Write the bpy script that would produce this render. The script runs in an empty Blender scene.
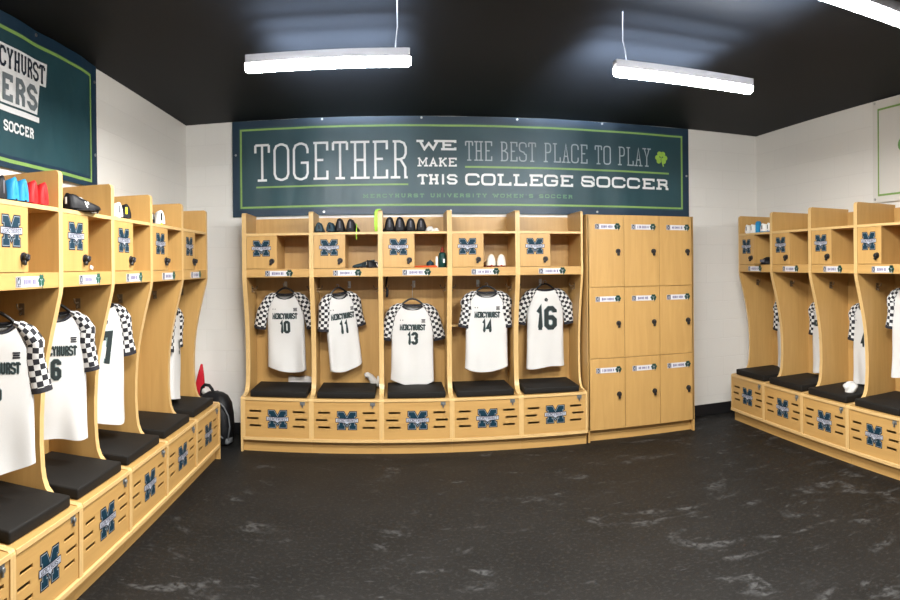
import bpy, bmesh, math, random
from mathutils import Vector, Matrix

SC = bpy.context.scene
COL = SC.collection
PI = math.pi
R = math.radians

# ------------------------------------------------------------------ materials
MATS = {}


def new_mat(name):
    m = bpy.data.materials.new(name)
    m.use_nodes = True
    nt = m.node_tree
    b = nt.nodes['Principled BSDF']
    MATS[name] = m
    return m, nt, b


def mat(name, col, rough=0.5, metal=0.0, spec=0.5, noise=0.0, nscale=40.0, bump=0.0, sheen=0.0):
    """plain procedural material: a base colour broken up by a little noise"""
    m, nt, b = new_mat(name)
    b.inputs['Roughness'].default_value = rough
    b.inputs['Metallic'].default_value = metal
    b.inputs['Specular IOR Level'].default_value = spec
    if sheen:
        b.inputs['Sheen Weight'].default_value = sheen
    c = (*col, 1)
    if noise or bump:
        tc = nt.nodes.new('ShaderNodeTexCoord')
        n = nt.nodes.new('ShaderNodeTexNoise')
        n.inputs['Scale'].default_value = nscale
        n.inputs['Detail'].default_value = 4
        nt.links.new(tc.outputs['Object'], n.inputs['Vector'])
        if noise:
            r = nt.nodes.new('ShaderNodeValToRGB')
            r.color_ramp.elements[0].position = 0.3
            r.color_ramp.elements[1].position = 0.7
            r.color_ramp.elements[0].color = tuple(x * (1 - noise) for x in col) + (1,)
            r.color_ramp.elements[1].color = tuple(min(1, x * (1 + noise)) for x in col) + (1,)
            nt.links.new(n.outputs['Fac'], r.inputs['Fac'])
            nt.links.new(r.outputs['Color'], b.inputs['Base Color'])
        else:
            b.inputs['Base Color'].default_value = c
        if bump:
            bp = nt.nodes.new('ShaderNodeBump')
            bp.inputs['Strength'].default_value = bump
            bp.inputs['Distance'].default_value = 0.004
            nt.links.new(n.outputs['Fac'], bp.inputs['Height'])
            nt.links.new(bp.outputs['Normal'], b.inputs['Normal'])
    else:
        b.inputs['Base Color'].default_value = c
    return m


def wood(name, a, c, scale=(14, 14, 1.1), rough=0.38):
    m, nt, b = new_mat(name)
    tc = nt.nodes.new('ShaderNodeTexCoord')
    mp = nt.nodes.new('ShaderNodeMapping')
    mp.inputs['Scale'].default_value = scale
    oi = nt.nodes.new('ShaderNodeObjectInfo')
    ad = nt.nodes.new('ShaderNodeVectorMath')
    ad.operation = 'ADD'
    cm = nt.nodes.new('ShaderNodeCombineXYZ')
    mu = nt.nodes.new('ShaderNodeMath')
    mu.operation = 'MULTIPLY'
    mu.inputs[1].default_value = 37.0
    nt.links.new(oi.outputs['Random'], mu.inputs[0])
    for k in range(3):
        nt.links.new(mu.outputs[0], cm.inputs[k])
    nt.links.new(tc.outputs['Object'], mp.inputs['Vector'])
    nt.links.new(mp.outputs['Vector'], ad.inputs[0])
    nt.links.new(cm.outputs['Vector'], ad.inputs[1])
    n = nt.nodes.new('ShaderNodeTexNoise')
    n.inputs['Scale'].default_value = 1.6
    n.inputs['Detail'].default_value = 5
    n.inputs['Roughness'].default_value = 0.6
    n.inputs['Distortion'].default_value = 0.8
    nt.links.new(ad.outputs['Vector'], n.inputs['Vector'])
    r = nt.nodes.new('ShaderNodeValToRGB')
    r.color_ramp.elements[0].position = 0.25
    r.color_ramp.elements[1].position = 0.75
    r.color_ramp.elements[0].color = (*a, 1)
    r.color_ramp.elements[1].color = (*c, 1)
    nt.links.new(n.outputs['Fac'], r.inputs['Fac'])
    nt.links.new(r.outputs['Color'], b.inputs['Base Color'])
    b.inputs['Roughness'].default_value = rough
    return m


WOOD = wood('maple_laminate', (0.45, 0.262, 0.085), (0.54, 0.325, 0.112))
WOODH = wood('maple_laminate_flat_grain', (0.45, 0.262, 0.085), (0.54, 0.325, 0.112), (1.1, 14, 14))
EDGE = mat('maple_edge_banding', (0.64, 0.43, 0.185), 0.35, noise=0.04, nscale=20)
BLACKFOAM = mat('black_vinyl_foam', (0.0075, 0.0065, 0.0055), 0.70, spec=0.25, noise=0.1, nscale=60, bump=0.15)
BLACKPL = mat('black_plastic', (0.012, 0.012, 0.013), 0.35, noise=0.05)
BLACKRUB = mat('black_baseboard_vinyl', (0.010, 0.010, 0.012), 0.45, noise=0.1, nscale=8)
STEEL = mat('brushed_steel', (0.50, 0.50, 0.49), 0.35, metal=1.0, noise=0.05)
HOOKM = mat('bronze_hook_metal', (0.20, 0.14, 0.08), 0.5, metal=0.3, noise=0.05)
LOCKGREY = mat('grey_lock_metal', (0.20, 0.21, 0.21), 0.4, metal=0.5, noise=0.05)
DARKSTEEL = mat('dark_lock_metal', (0.035, 0.034, 0.045), 0.35, metal=0.6, noise=0.05)
NAVY = mat('emblem_navy', (0.004, 0.006, 0.016), 0.6, spec=.2, noise=0.04)
TEAL = mat('emblem_teal', (0.003, 0.026, 0.046), 0.6, spec=.2, noise=0.06, nscale=30)
SILVER = mat('emblem_silver', (0.22, 0.26, 0.29), 0.6, noise=0.04)
RIBBON = mat('emblem_ribbon_white', (0.46, 0.48, 0.56), 0.45, noise=0.03)
WHITECARD = mat('white_card', (0.62, 0.62, 0.66), 0.5, noise=0.02)
INK = mat('plate_ink', (0.16, 0.14, 0.26), 0.6, noise=0.05)
DKGREEN = mat('shamrock_dark_green', (0.010, 0.090, 0.065), 0.5, noise=0.06)
JERSEY = mat('white_jersey_knit', (0.62, 0.615, 0.605), 0.85, noise=0.015, nscale=200, bump=0.08, sheen=0.1)
JBLACK = mat('black_jersey_trim', (0.014, 0.014, 0.020), 0.8, noise=0.1, nscale=120)
JNUM = mat('jersey_number_dark_green', (0.007, 0.015, 0.016), 0.7, noise=0.06)
JOUT = mat('jersey_number_outline', (0.11, 0.17, 0.175), 0.7, noise=0.04)
LIME = mat('lime_fabric', (0.42, 0.80, 0.06), 0.6, noise=0.06)
LAMPGREY = mat('lamp_housing_grey', (0.36, 0.36, 0.39), 0.45, noise=0.02)
BGREEN = mat('banner_line_green', (0.22, 0.38, 0.10), 0.45, noise=0.05)
BWHITE = mat('banner_letter_white', (0.78, 0.79, 0.80), 0.42, noise=0.02)
BGREY = mat('banner_letter_grey', (0.36, 0.41, 0.44), 0.42, noise=0.03)
BDIM = mat('banner_small_green', (0.09, 0.23, 0.12), 0.45, noise=0.05)
BNAVY = mat('banner_navy_letter', (0.012, 0.022, 0.040), 0.42, noise=0.04)
BEDGE = mat('banner_navy_margin', (0.008, 0.030, 0.060), 0.44, noise=.1, nscale=4)
BBAND = mat('banner_grey_band', (0.15, 0.18, 0.20), 0.42, noise=0.04)


def banner_cloth(name, a, b_, rough):
    m, nt, b = new_mat(name)
    tc = nt.nodes.new('ShaderNodeTexCoord')
    n = nt.nodes.new('ShaderNodeTexNoise')
    n.inputs['Scale'].default_value = 1.6
    n.inputs['Detail'].default_value = 3
    nt.links.new(tc.outputs['Object'], n.inputs['Vector'])
    r = nt.nodes.new('ShaderNodeValToRGB')
    r.color_ramp.elements[0].position = 0.3
    r.color_ramp.elements[1].position = 0.7
    r.color_ramp.elements[0].color = (*a, 1)
    r.color_ramp.elements[1].color = (*b_, 1)
    nt.links.new(n.outputs['Fac'], r.inputs['Fac'])
    nt.links.new(r.outputs['Color'], b.inputs['Base Color'])
    b.inputs['Roughness'].default_value = rough
    n2 = nt.nodes.new('ShaderNodeTexNoise')
    n2.inputs['Scale'].default_value = 5
    mp = nt.nodes.new('ShaderNodeMapping')
    mp.inputs['Scale'].default_value = (1, 1, .35)
    nt.links.new(tc.outputs['Object'], mp.inputs['Vector'])
    nt.links.new(mp.outputs['Vector'], n2.inputs['Vector'])
    bp = nt.nodes.new('ShaderNodeBump')
    bp.inputs['Strength'].default_value = 0.35
    bp.inputs['Distance'].default_value = 0.03
    nt.links.new(n2.outputs['Fac'], bp.inputs['Height'])
    nt.links.new(bp.outputs['Normal'], b.inputs['Normal'])
    return m


BTEAL = banner_cloth('banner_vinyl_teal', (0.011, 0.046, 0.060), (0.018, 0.066, 0.082), 0.44)
BPALE = banner_cloth('banner_vinyl_white', (0.68, 0.66, 0.62), (0.72, 0.70, 0.66), 0.5)


def checker_mat():
    m, nt, b = new_mat('checkered_sleeve')
    uv = nt.nodes.new('ShaderNodeUVMap')
    uv.uv_map = 'UVMap'
    c = nt.nodes.new('ShaderNodeTexChecker')
    c.inputs['Scale'].default_value = 1 / 0.027
    c.inputs['Color1'].default_value = (0.62, 0.615, 0.61, 1)
    c.inputs['Color2'].default_value = (0.013, 0.013, 0.018, 1)
    ad = nt.nodes.new('ShaderNodeVectorMath')
    ad.inputs[1].default_value = (0.001, 0.001, 0.005)
    nt.links.new(uv.outputs['UV'], ad.inputs[0])
    nt.links.new(ad.outputs['Vector'], c.inputs['Vector'])
    nt.links.new(c.outputs['Color'], b.inputs['Base Color'])
    b.inputs['Roughness'].default_value = 0.85
    return m


CHECK = checker_mat()


def wall_mat(name, axis):
    """painted concrete block: brick texture laid in the wall's own plane"""
    m, nt, b = new_mat(name)
    g = nt.nodes.new('ShaderNodeNewGeometry')
    s = nt.nodes.new('ShaderNodeSeparateXYZ')
    c = nt.nodes.new('ShaderNodeCombineXYZ')
    nt.links.new(g.outputs['Position'], s.inputs[0])
    nt.links.new(s.outputs[axis], c.inputs[0])
    nt.links.new(s.outputs['Z'], c.inputs[1])
    br = nt.nodes.new('ShaderNodeTexBrick')
    br.inputs['Scale'].default_value = 1
    br.inputs['Brick Width'].default_value = 0.405
    br.inputs['Row Height'].default_value = 0.203
    br.inputs['Mortar Size'].default_value = 0.004
    br.inputs['Mortar Smooth'].default_value = 0.6
    br.inputs['Color1'].default_value = (0.780, 0.765, 0.730, 1)
    br.inputs['Color2'].default_value = (0.788, 0.773, 0.738, 1)
    br.inputs['Mortar'].default_value = (0.745, 0.73, 0.695, 1)
    nt.links.new(c.outputs[0], br.inputs['Vector'])
    nt.links.new(br.outputs['Color'], b.inputs['Base Color'])
    n = nt.nodes.new('ShaderNodeTexNoise')
    n.inputs['Scale'].default_value = 60
    n.inputs['Detail'].default_value = 5
    nt.links.new(g.outputs['Position'], n.inputs['Vector'])
    mx = nt.nodes.new('ShaderNodeMath')
    mx.operation = 'MULTIPLY_ADD'
    mx.inputs[1].default_value = -0.9
    nt.links.new(br.outputs['Fac'], mx.inputs[0])
    sm = nt.nodes.new('ShaderNodeMath')
    sm.operation = 'MULTIPLY'
    sm.inputs[1].default_value = 0.25
    nt.links.new(n.outputs['Fac'], sm.inputs[0])
    nt.links.new(sm.outputs[0], mx.inputs[2])
    bp = nt.nodes.new('ShaderNodeBump')
    bp.inputs['Strength'].default_value = 0.35
    bp.inputs['Distance'].default_value = 0.005
    nt.links.new(mx.outputs[0], bp.inputs['Height'])
    nt.links.new(bp.outputs['Normal'], b.inputs['Normal'])
    b.inputs['Roughness'].default_value = 0.45
    return m


WALLX = wall_mat('painted_block_x', 'X')
WALLY = wall_mat('painted_block_y', 'Y')


def floor_mat():
    m, nt, b = new_mat('black_rubber_floor')
    g = nt.nodes.new('ShaderNodeNewGeometry')

    def noise(scale, detail, dist=0.0, stretch=None, off=(0, 0, 0)):
        mp = nt.nodes.new('ShaderNodeMapping')
        mp.inputs['Location'].default_value = off
        if stretch:
            mp.inputs['Rotation'].default_value = (0, 0, stretch[0])
            mp.inputs['Scale'].default_value = stretch[1]
        nt.links.new(g.outputs['Position'], mp.inputs['Vector'])
        n = nt.nodes.new('ShaderNodeTexNoise')
        n.inputs['Scale'].default_value = scale
        n.inputs['Detail'].default_value = detail
        n.inputs['Distortion'].default_value = dist
        nt.links.new(mp.outputs['Vector'], n.inputs['Vector'])
        return n.outputs['Fac']

    def ramp(f, p0, p1, c0=0.0, c1=1.0):
        r = nt.nodes.new('ShaderNodeMapRange')
        r.interpolation_type = 'SMOOTHSTEP'
        r.inputs[1].default_value = p0
        r.inputs[2].default_value = p1
        r.inputs[3].default_value = c0
        r.inputs[4].default_value = c1
        nt.links.new(f, r.inputs[0])
        return r.outputs[0]

    def math_(op, a, c):
        k = nt.nodes.new('ShaderNodeMath')
        k.operation = op
        for i, v in enumerate((a, c)):
            if isinstance(v, float):
                k.inputs[i].default_value = v
            else:
                nt.links.new(v, k.inputs[i])
        return k.outputs[0]

    base = nt.nodes.new('ShaderNodeValToRGB')
    base.color_ramp.elements[0].position = 0.3
    base.color_ramp.elements[1].position = 0.72
    base.color_ramp.elements[0].color = (0.0054, 0.0052, 0.0049, 1)
    base.color_ramp.elements[1].color = (0.0092, 0.0088, 0.0083, 1)
    nt.links.new(noise(2.2, 5), base.inputs['Fac'])
    fine = nt.nodes.new('ShaderNodeMixRGB')
    fine.blend_type = 'MIX'
    fine.inputs[2].default_value = (0.021, 0.0205, 0.0195, 1)
    nt.links.new(math_('MULTIPLY', ramp(noise(42, 6), 0.50, 0.72), 0.95), fine.inputs[0])
    nt.links.new(base.outputs['Color'], fine.inputs[1])
    # chalky scuffs: broken blotches and dragged streaks
    sx = nt.nodes.new('ShaderNodeSeparateXYZ')
    nt.links.new(g.outputs['Position'], sx.inputs[0])
    worn = ramp(sx.outputs[0], 0.6, 2.6, 0.0, 0.055)      # the end by the door tower is the most trodden
    blot = ramp(math_('ADD', noise(1.9, 9, 1.4, (0.5, (1, 1.9, 1)), (3.1, 0.4, 0)), worn), 0.575, 0.69)
    brk = math_('MULTIPLY', ramp(noise(7.5, 6, 0.6), 0.40, 0.62), ramp(noise(26, 6, 0.5), 0.36, 0.60))
    s1 = math_('MULTIPLY', blot, brk)
    streak = ramp(noise(3.2, 8, 2.0, (-0.35, (0.8, 3.4, 1)), (0.7, 1.3, 0)), 0.62, 0.71)
    s2 = math_('MULTIPLY', streak, math_('MULTIPLY', ramp(noise(9, 4), 0.45, 0.65), ramp(noise(30, 6, 0.5), 0.36, 0.60)))
    sc = math_('MULTIPLY', math_('MAXIMUM', s1, s2), 0.75)
    top = nt.nodes.new('ShaderNodeMixRGB')
    top.inputs[2].default_value = (0.070, 0.071, 0.072, 1)
    nt.links.new(sc, top.inputs[0])
    nt.links.new(fine.outputs[0], top.inputs[1])
    nt.links.new(top.outputs[0], b.inputs['Base Color'])
    b.inputs['Roughness'].default_value = 0.58
    b.inputs['Specular IOR Level'].default_value = 0.22
    bp = nt.nodes.new('ShaderNodeBump')
    bp.inputs['Strength'].default_value = 0.25
    bp.inputs['Distance'].default_value = 0.003
    nt.links.new(noise(140, 3), bp.inputs['Height'])
    nt.links.new(bp.outputs['Normal'], b.inputs['Normal'])
    return m


FLOOR = floor_mat()
CEIL = mat('navy_black_ceiling_paint', (0.0062, 0.0074, 0.0100), 0.60, spec=0.15, noise=0.06, nscale=3)


EMI = 108.0


def emit(name, col, s):
    m, nt, b = new_mat(name)
    b.inputs['Base Color'].default_value = (*col, 1)
    b.inputs['Emission Color'].default_value = (*col, 1)
    b.inputs['Emission Strength'].default_value = s
    return m


LAMP = emit('lamp_diffuser_glow', (1.0, 0.985, 0.95), EMI)
ADDED_GLOW = emit('added_strip_glow', (0.70, 0.84, 1.0), 6.0)  # glow of a strip added on each lamp to tint the ceiling blue


# ------------------------------------------------------------------ mesh building
class MB:
    """collects geometry for ONE mesh object"""

    def __init__(s):
        s.v, s.f, s.m, s.sm = [], [], [], []
        s.uv = None

    def quad(s, pts, m=0, sm=False):
        k = len(s.v)
        s.v += [tuple(p) for p in pts]
        s.f.append(tuple(range(k, k + len(pts))))
        s.m.append(m)
        s.sm.append(sm)

    def box(s, x0, x1, y0, y1, z0, z1, m=0, bev=0.0, seg=2):
        bm = bmesh.new()
        bmesh.ops.create_cube(bm, size=1)
        for v in bm.verts:
            v.co = Vector(((x0 + x1) / 2 + v.co.x * (x1 - x0), (y0 + y1) / 2 + v.co.y * (y1 - y0), (z0 + z1) / 2 + v.co.z * (z1 - z0)))
        if bev:
            bmesh.ops.bevel(bm, geom=bm.edges[:], offset=bev, segments=seg, affect='EDGES', profile=0.5)
        s.bm(bm, m, bool(bev) and seg > 1)
        return s

    def bm(s, bm, m=0, sm=False):
        k = len(s.v)
        bm.verts.index_update()
        s.v += [tuple(v.co) for v in bm.verts]
        for f in bm.faces:
            s.f.append(tuple(k + v.index for v in f.verts))
            s.m.append(m)
            s.sm.append(sm)
        bm.free()

    def grid(s, P, m=0, sm=True, closed=False, capa=False, capb=False):
        """P: list of rings (lists of points)"""
        k = len(s.v)
        n = len(P[0])
        for r in P:
            s.v += [tuple(p) for p in r]
        for i in range(len(P) - 1):
            for j in range(n if closed else n - 1):
                a, b = k + i * n + j, k + i * n + (j + 1) % n
                s.f.append((a, b, b + n, a + n))
                s.m.append(m)
                s.sm.append(sm)
        if capa:
            s.f.append(tuple(k + j for j in range(n - 1, -1, -1)))
            s.m.append(m)
            s.sm.append(False)
        if capb:
            s.f.append(tuple(k + (len(P) - 1) * n + j for j in range(n)))
            s.m.append(m)
            s.sm.append(False)
        return s

    def tube(s, pts, r, m=0, n=8, cap=True):
        pts = [Vector(p) for p in pts]
        rings = []
        prev = None
        for i, p in enumerate(pts):
            t = (pts[min(i + 1, len(pts) - 1)] - pts[max(i - 1, 0)]).normalized()
            ref = prev if prev is not None else (Vector((0, 0, 1)) if abs(t.z) < .9 else Vector((0, 1, 0)))
            a = (ref - t * ref.dot(t)).normalized()
            prev = a
            b = t.cross(a)
            rr = r[i] if isinstance(r, (list, tuple)) else r
            rings.append([p + a * math.cos(2 * PI * k / n) * rr + b * math.sin(2 * PI * k / n) * rr for k in range(n)])
        s.grid(rings, m, True, True, cap, cap)
        return s

    def prism(s, poly, axis, a, b, m=0, me=None):
        """poly: 2D points; axis 'x' -> poly is (y,z); 'y' -> (x,z); 'z' -> (x,y)"""
        def P(p, t):
            return (t, p[0], p[1]) if axis == 'x' else (p[0], t, p[1]) if axis == 'y' else (p[0], p[1], t)
        n = len(poly)
        k = len(s.v)
        s.v += [P(p, a) for p in poly] + [P(p, b) for p in poly]
        s.f.append(tuple(range(k, k + n)))
        s.f.append(tuple(range(k + 2 * n - 1, k + n - 1, -1)))
        s.m += [m, m]
        s.sm += [False, False]
        for i in range(n):
            j = (i + 1) % n
            s.f.append((k + i, k + n + i, k + n + j, k + j))
            s.m.append(me if me is not None else m)
            s.sm.append(False)
        return s

    def mesh(s, name, mats):
        me = bpy.data.meshes.new(name)
        me.from_pydata(s.v, [], s.f)
        for m in mats if isinstance(mats, (list, tuple)) else [mats]:
            me.materials.append(m)
        me.polygons.foreach_set('material_index', s.m)
        me.polygons.foreach_set('use_smooth', s.sm)
        bm = bmesh.new()
        bm.from_mesh(me)
        bmesh.ops.recalc_face_normals(bm, faces=bm.faces)
        bm.to_mesh(me)
        bm.free()
        me.update()
        return me


def put(name, me, parent=None, loc=(0, 0, 0), rot=(0, 0, 0)):
    o = bpy.data.objects.new(name, me)
    COL.objects.link(o)
    o.location = loc
    o.rotation_euler = rot
    if parent is not None:
        o.parent = parent
    return o


def tag(o, label, cat, group=None, kind=None):
    o['label'] = label
    o['category'] = cat
    if group:
        o['group'] = group
    if kind:
        o['kind'] = kind
    return o


def root(name, label, cat, loc, rz=0.0, group=None, rot=None):
    o = bpy.data.objects.new(name, None)
    o.empty_display_size = 0.1
    COL.objects.link(o)
    o.location = loc
    o.rotation_euler = rot if rot else (0, 0, rz)
    return tag(o, label, cat, group)


def struct(name, me):
    o = put(name, me)
    o['kind'] = 'structure'
    return o


def panel_holes(b, x0, x1, z0, z1, y0, y1, holes, m=0):
    """slab with rectangular through-slots"""
    xs = sorted({x0, x1, *[h[0] for h in holes], *[h[1] for h in holes]})
    zs = sorted({z0, z1, *[h[2] for h in holes], *[h[3] for h in holes]})

    def inside(xa, za):
        return any(h[0] <= xa < h[1] and h[2] <= za < h[3] for h in holes)
    nx, nz = len(xs) - 1, len(zs) - 1
    solid = [[not inside(xs[i], zs[j]) for j in range(nz)] for i in range(nx)]
    for i in range(nx):
        for j in range(nz):
            if not solid[i][j]:
                continue
            xa, xb, za, zb = xs[i], xs[i + 1], zs[j], zs[j + 1]
            b.quad([(xa, y0, za), (xb, y0, za), (xb, y0, zb), (xa, y0, zb)], m)
            b.quad([(xa, y1, za), (xa, y1, zb), (xb, y1, zb), (xb, y1, za)], m)
            for (di, dj, p, q) in ((-1, 0, (xa, za), (xa, zb)), (1, 0, (xb, zb), (xb, za)), (0, -1, (xb, za), (xa, za)), (0, 1, (xa, zb), (xb, zb))):
                ii, jj = i + di, j + dj
                if not (0 <= ii < nx and 0 <= jj < nz) or not solid[ii][jj]:
                    b.quad([(p[0], y0, p[1]), (q[0], y0, q[1]), (q[0], y1, q[1]), (p[0], y1, p[1])], m)


# ------------------------------------------------------------------ slab lettering drawn with strokes
def glyph(ch, w, h, s, c):
    """strokes of one slab-serif letter in a w x h box; s = serif half length, c = corner chamfer"""
    X = lambda a: a * w
    Z = lambda a: a * h
    L = []

    def pl(*p, close=False):
        L.append(([(X(a), Z(b)) for a, b in p], close))

    def raw(p, close=False):
        L.append((p, close))

    def ser(a, b, l=None):
        l = s if l is None else l
        L.append(([(X(a) - l, Z(b)), (X(a) + l, Z(b))], False))
    if ch == 'T':
        pl((0, 1), (1, 1)); pl((.5, 1), (.5, 0)); pl((0, 1), (0, .78)); pl((1, 1), (1, .78)); ser(.5, 0)
    elif ch in 'OQ0':
        raw([(0, c), (c, 0), (w - c, 0), (w, c), (w, h - c), (w - c, h), (c, h), (0, h - c)], True)
    elif ch == 'G':
        raw([(w, h * .72), (w, h - c), (w - c, h), (c, h), (0, h - c), (0, c), (c, 0), (w - c, 0), (w, c), (w, h * .46), (w * .5, h * .46)])
    elif ch == 'C':
        raw([(w, min(h * .72, h - c * 1.15)), (w, h - c), (w - c, h), (c, h), (0, h - c), (0, c), (c, 0), (w - c, 0), (w, c), (w, max(h * .28, c * 1.15))])
    elif ch == 'E':
        pl((.18, 0), (.18, 1)); pl((0, 1), (1, 1), (1, .78)); pl((.18, .52), (.72, .52)); pl((0, 0), (1, 0), (1, .22))
    elif ch == 'F':
        pl((.18, 0), (.18, 1)); pl((0, 1), (1, 1), (1, .78)); pl((.18, .52), (.72, .52)); ser(.18, 0)
    elif ch == 'H':
        pl((.16, 0), (.16, 1)); pl((.84, 0), (.84, 1)); pl((.16, .5), (.84, .5))
        for a in (.16, .84):
            ser(a, 0); ser(a, 1)
    elif ch in 'RP':
        pl((.18, 0), (.18, 1)); ser(.18, 0)
        raw([(0, h), (w * .92 - c, h), (w * .92, h - c), (w * .92, h * .5 + c), (w * .92 - c, h * .5), (w * .18, h * .5)])
        if ch == 'R':
            raw([(w * .55, h * .5), (w * .88, h * .28), (w * .88, 0), (w * 1.05, 0)])
    elif ch == 'B':
        pl((.18, 0), (.18, 1))
        raw([(0, h), (w * .88 - c, h), (w * .88, h - c), (w * .88, h * .54 + c), (w * .88 - c, h * .53), (w * .18, h * .53)])
        raw([(w * .88 - c, h * .53), (w, h * .53 - c), (w, c), (w - c, 0), (0, 0)])
    elif ch == 'S':
        raw([(w, h * .76), (w, h - c), (w - c, h), (c, h), (0, h - c), (0, h * .52 + c), (c, h * .52), (w - c, h * .48), (w, h * .48 - c), (w, c), (w - c, 0), (c, 0), (0, c), (0, h * .24)])
    elif ch == 'W':
        pl((.06, 1), (.28, 0), (.5, .72), (.72, 0), (.94, 1)); ser(.06, 1); ser(.94, 1)
    elif ch == 'M':
        pl((.14, 0), (.14, 1), (.5, .3), (.86, 1), (.86, 0)); ser(.14, 0); ser(.86, 0); ser(.1, 1, s * .6); ser(.9, 1, s * .6)
    elif ch == 'N':
        pl((.16, 0), (.16, 1), (.84, 0), (.84, 1)); ser(.16, 0); ser(.84, 1); ser(.1, 1, s * .6)
    elif ch == 'A':
        pl((.12, 0), (.5, 1), (.88, 0)); pl((.25, .33), (.75, .33)); ser(.12, 0); ser(.88, 0)
    elif ch == 'K':
        pl((.18, 0), (.18, 1)); ser(.18, 0); ser(.18, 1); pl((.88, 1), (.18, .42)); pl((.42, .62), (.88, 0)); ser(.88, 0, s * .8); ser(.88, 1, s * .8)
    elif ch == 'I':
        pl((.5, 0), (.5, 1)); ser(.5, 0); ser(.5, 1)
    elif ch == 'L':
        pl((.2, 0), (.2, 1)); ser(.2, 1); pl((0, 0), (1, 0), (1, .26))
    elif ch == 'Y':
        pl((.1, 1), (.5, .46), (.9, 1)); pl((.5, .46), (.5, 0)); ser(.5, 0); ser(.1, 1); ser(.9, 1)
    elif ch == 'U':
        raw([(w * .12, h), (w * .12, c), (w * .12 + c, 0), (w * .88 - c, 0), (w * .88, c), (w * .88, h)]); ser(.12, 1); ser(.88, 1)
    elif ch == 'V':
        pl((.08, 1), (.5, 0), (.92, 1)); ser(.08, 1); ser(.92, 1)
    elif ch == "'":
        pl((.5, 1), (.4, .78))
    elif ch == '1':
        pl((.15, .8), (.5, 1), (.5, 0)); ser(.5, 0, w * .35)
    elif ch == '3':
        raw([(0, h * .78), (0, h - c), (c, h), (w - c, h), (w, h - c), (w, h * .52 + c), (w - c, h * .52), (w * .4, h * .52)])
        raw([(w - c, h * .52), (w, h * .52 - c), (w, c), (w - c, 0), (c, 0), (0, c), (0, h * .22)])
    elif ch == '4':
        pl((.72, 0), (.72, 1), (0, .3), (1, .3)); ser(.72, 0, w * .25)
    elif ch == '5':
        raw([(w, h), (0, h), (0, h * .56), (w - c, h * .56), (w, h * .56 - c), (w, c), (w - c, 0), (c, 0), (0, c), (0, h * .2)])
    elif ch == '6':
        raw([(w, h * .78), (w, h - c), (w - c, h), (c, h), (0, h - c), (0, c), (c, 0), (w - c, 0), (w, c), (w, h * .52 - c), (w - c, h * .52), (0, h * .52)])
    elif ch == '8':
        raw([(w, h * .52 + c), (w, h - c), (w - c, h), (c, h), (0, h - c), (0, h * .52 + c), (c, h * .52), (w - c, h * .52)], True)
        raw([(c, h * .52), (w - c, h * .52), (w, h * .52 - c), (w, c), (w - c, 0), (c, 0), (0, c), (0, h * .52 - c)], True)
    elif ch == '9':
        raw([(0, h * .22), (0, c), (c, 0), (w - c, 0), (w, c), (w, h - c), (w - c, h), (c, h), (0, h - c), (0, h * .48 + c), (c, h * .48), (w, h * .48)])
    elif ch == '2':
        raw([(0, h * .78), (0, h - c), (c, h), (w - c, h), (w, h - c), (w, h * .62), (0, h * .10), (0, 0), (w, 0)])
    elif ch == '7':
        pl((0, .8), (0, 1), (1, 1), (.4, 0))
    return L


def ribbon(pts, closed, t):
    """2D polyline -> list of quads of thickness t with mitred joints"""
    h = t / 2
    P = [Vector(p) for p in pts]
    n = len(P)
    L, Rr = [], []
    if not closed:
        # square the ends off a little past the joint
        pass
    for i in range(n):
        a = P[i - 1] if (i > 0 or closed) else None
        b = P[(i + 1) % n] if (i < n - 1 or closed) else None
        d1 = (P[i] - a).normalized() if a is not None else None
        d2 = (b - P[i]).normalized() if b is not None else None
        if d1 is None:
            d1 = d2
        if d2 is None:
            d2 = d1
        n1 = Vector((-d1.y, d1.x))
        n2 = Vector((-d2.y, d2.x))
        mm = n1 + n2
        if mm.length < 1e-6:
            mm = n1
        mm.normalize()
        k = h / max(mm.dot(n1), 0.5)
        L.append(P[i] + mm * k)
        Rr.append(P[i] - mm * k)
    out = []
    for i in range(n if closed else n - 1):
        j = (i + 1) % n
        out.append([Rr[i], Rr[j], L[j], L[i]])
    return out


WID = {'I': .55, 'M': 1.25, 'W': 1.4, "'": .35, ' ': .55, '1': .62}


def rounded(p, closed, c):
    """turn each 45 degree chamfer into a rounder corner"""
    n = len(p)
    out = []
    for i in range(n):
        out.append(p[i])
        if i == n - 1 and not closed:
            break
        a, b_ = p[i], p[(i + 1) % n]
        dx, dz = b_[0] - a[0], b_[1] - a[1]
        if abs(abs(dx) - c) < 1e-6 and abs(abs(dz) - c) < 1e-6:
            q = p[i - 1]
            horiz = abs(a[1] - q[1]) < 1e-6 and abs(a[0] - q[0]) > 1e-6
            k = (b_[0], a[1]) if horiz else (a[0], b_[1])
            out.append((k[0] + .2929 * (a[0] - k[0] + b_[0] - k[0]), k[1] + .2929 * (a[1] - k[1] + b_[1] - k[1])))
    return out


def text_quads(s, x0, x1, z0, z1, t, gap=0.35, serif=None, chamfer=None, tf=None, shear=0.0, rnd_=False):
    """letters of s filling the box; t stroke thickness; gap in letter widths"""
    ws = [WID.get(ch, 1.0) for ch in s]
    tot = sum(ws) + gap * (len(s) - 1)
    u = (x1 - x0 - t) / tot
    x = x0 + t / 2
    h = z1 - z0 - t
    out = []
    for ch, w in zip(s, ws):
        gw = w * u
        if ch != ' ':
            c = chamfer if chamfer is not None else min(gw * .3, h * .2)
            sr = serif if serif is not None else min(gw * .22, u * gap * .42 + gw * .13)
            for p, cl in glyph(ch, gw, h, sr, c):
                if rnd_:
                    p = rounded(p, cl, c)
                for q in ribbon(p, cl, t):
                    out.append([(a.x + x, a.y + z0 + t / 2) for a in q])
        x += gw + gap * u
    if shear:
        xm = (x0 + x1) / 2
        out = [[(a, b + shear * (a - xm)) for a, b in q] for q in out]
    return out


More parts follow.
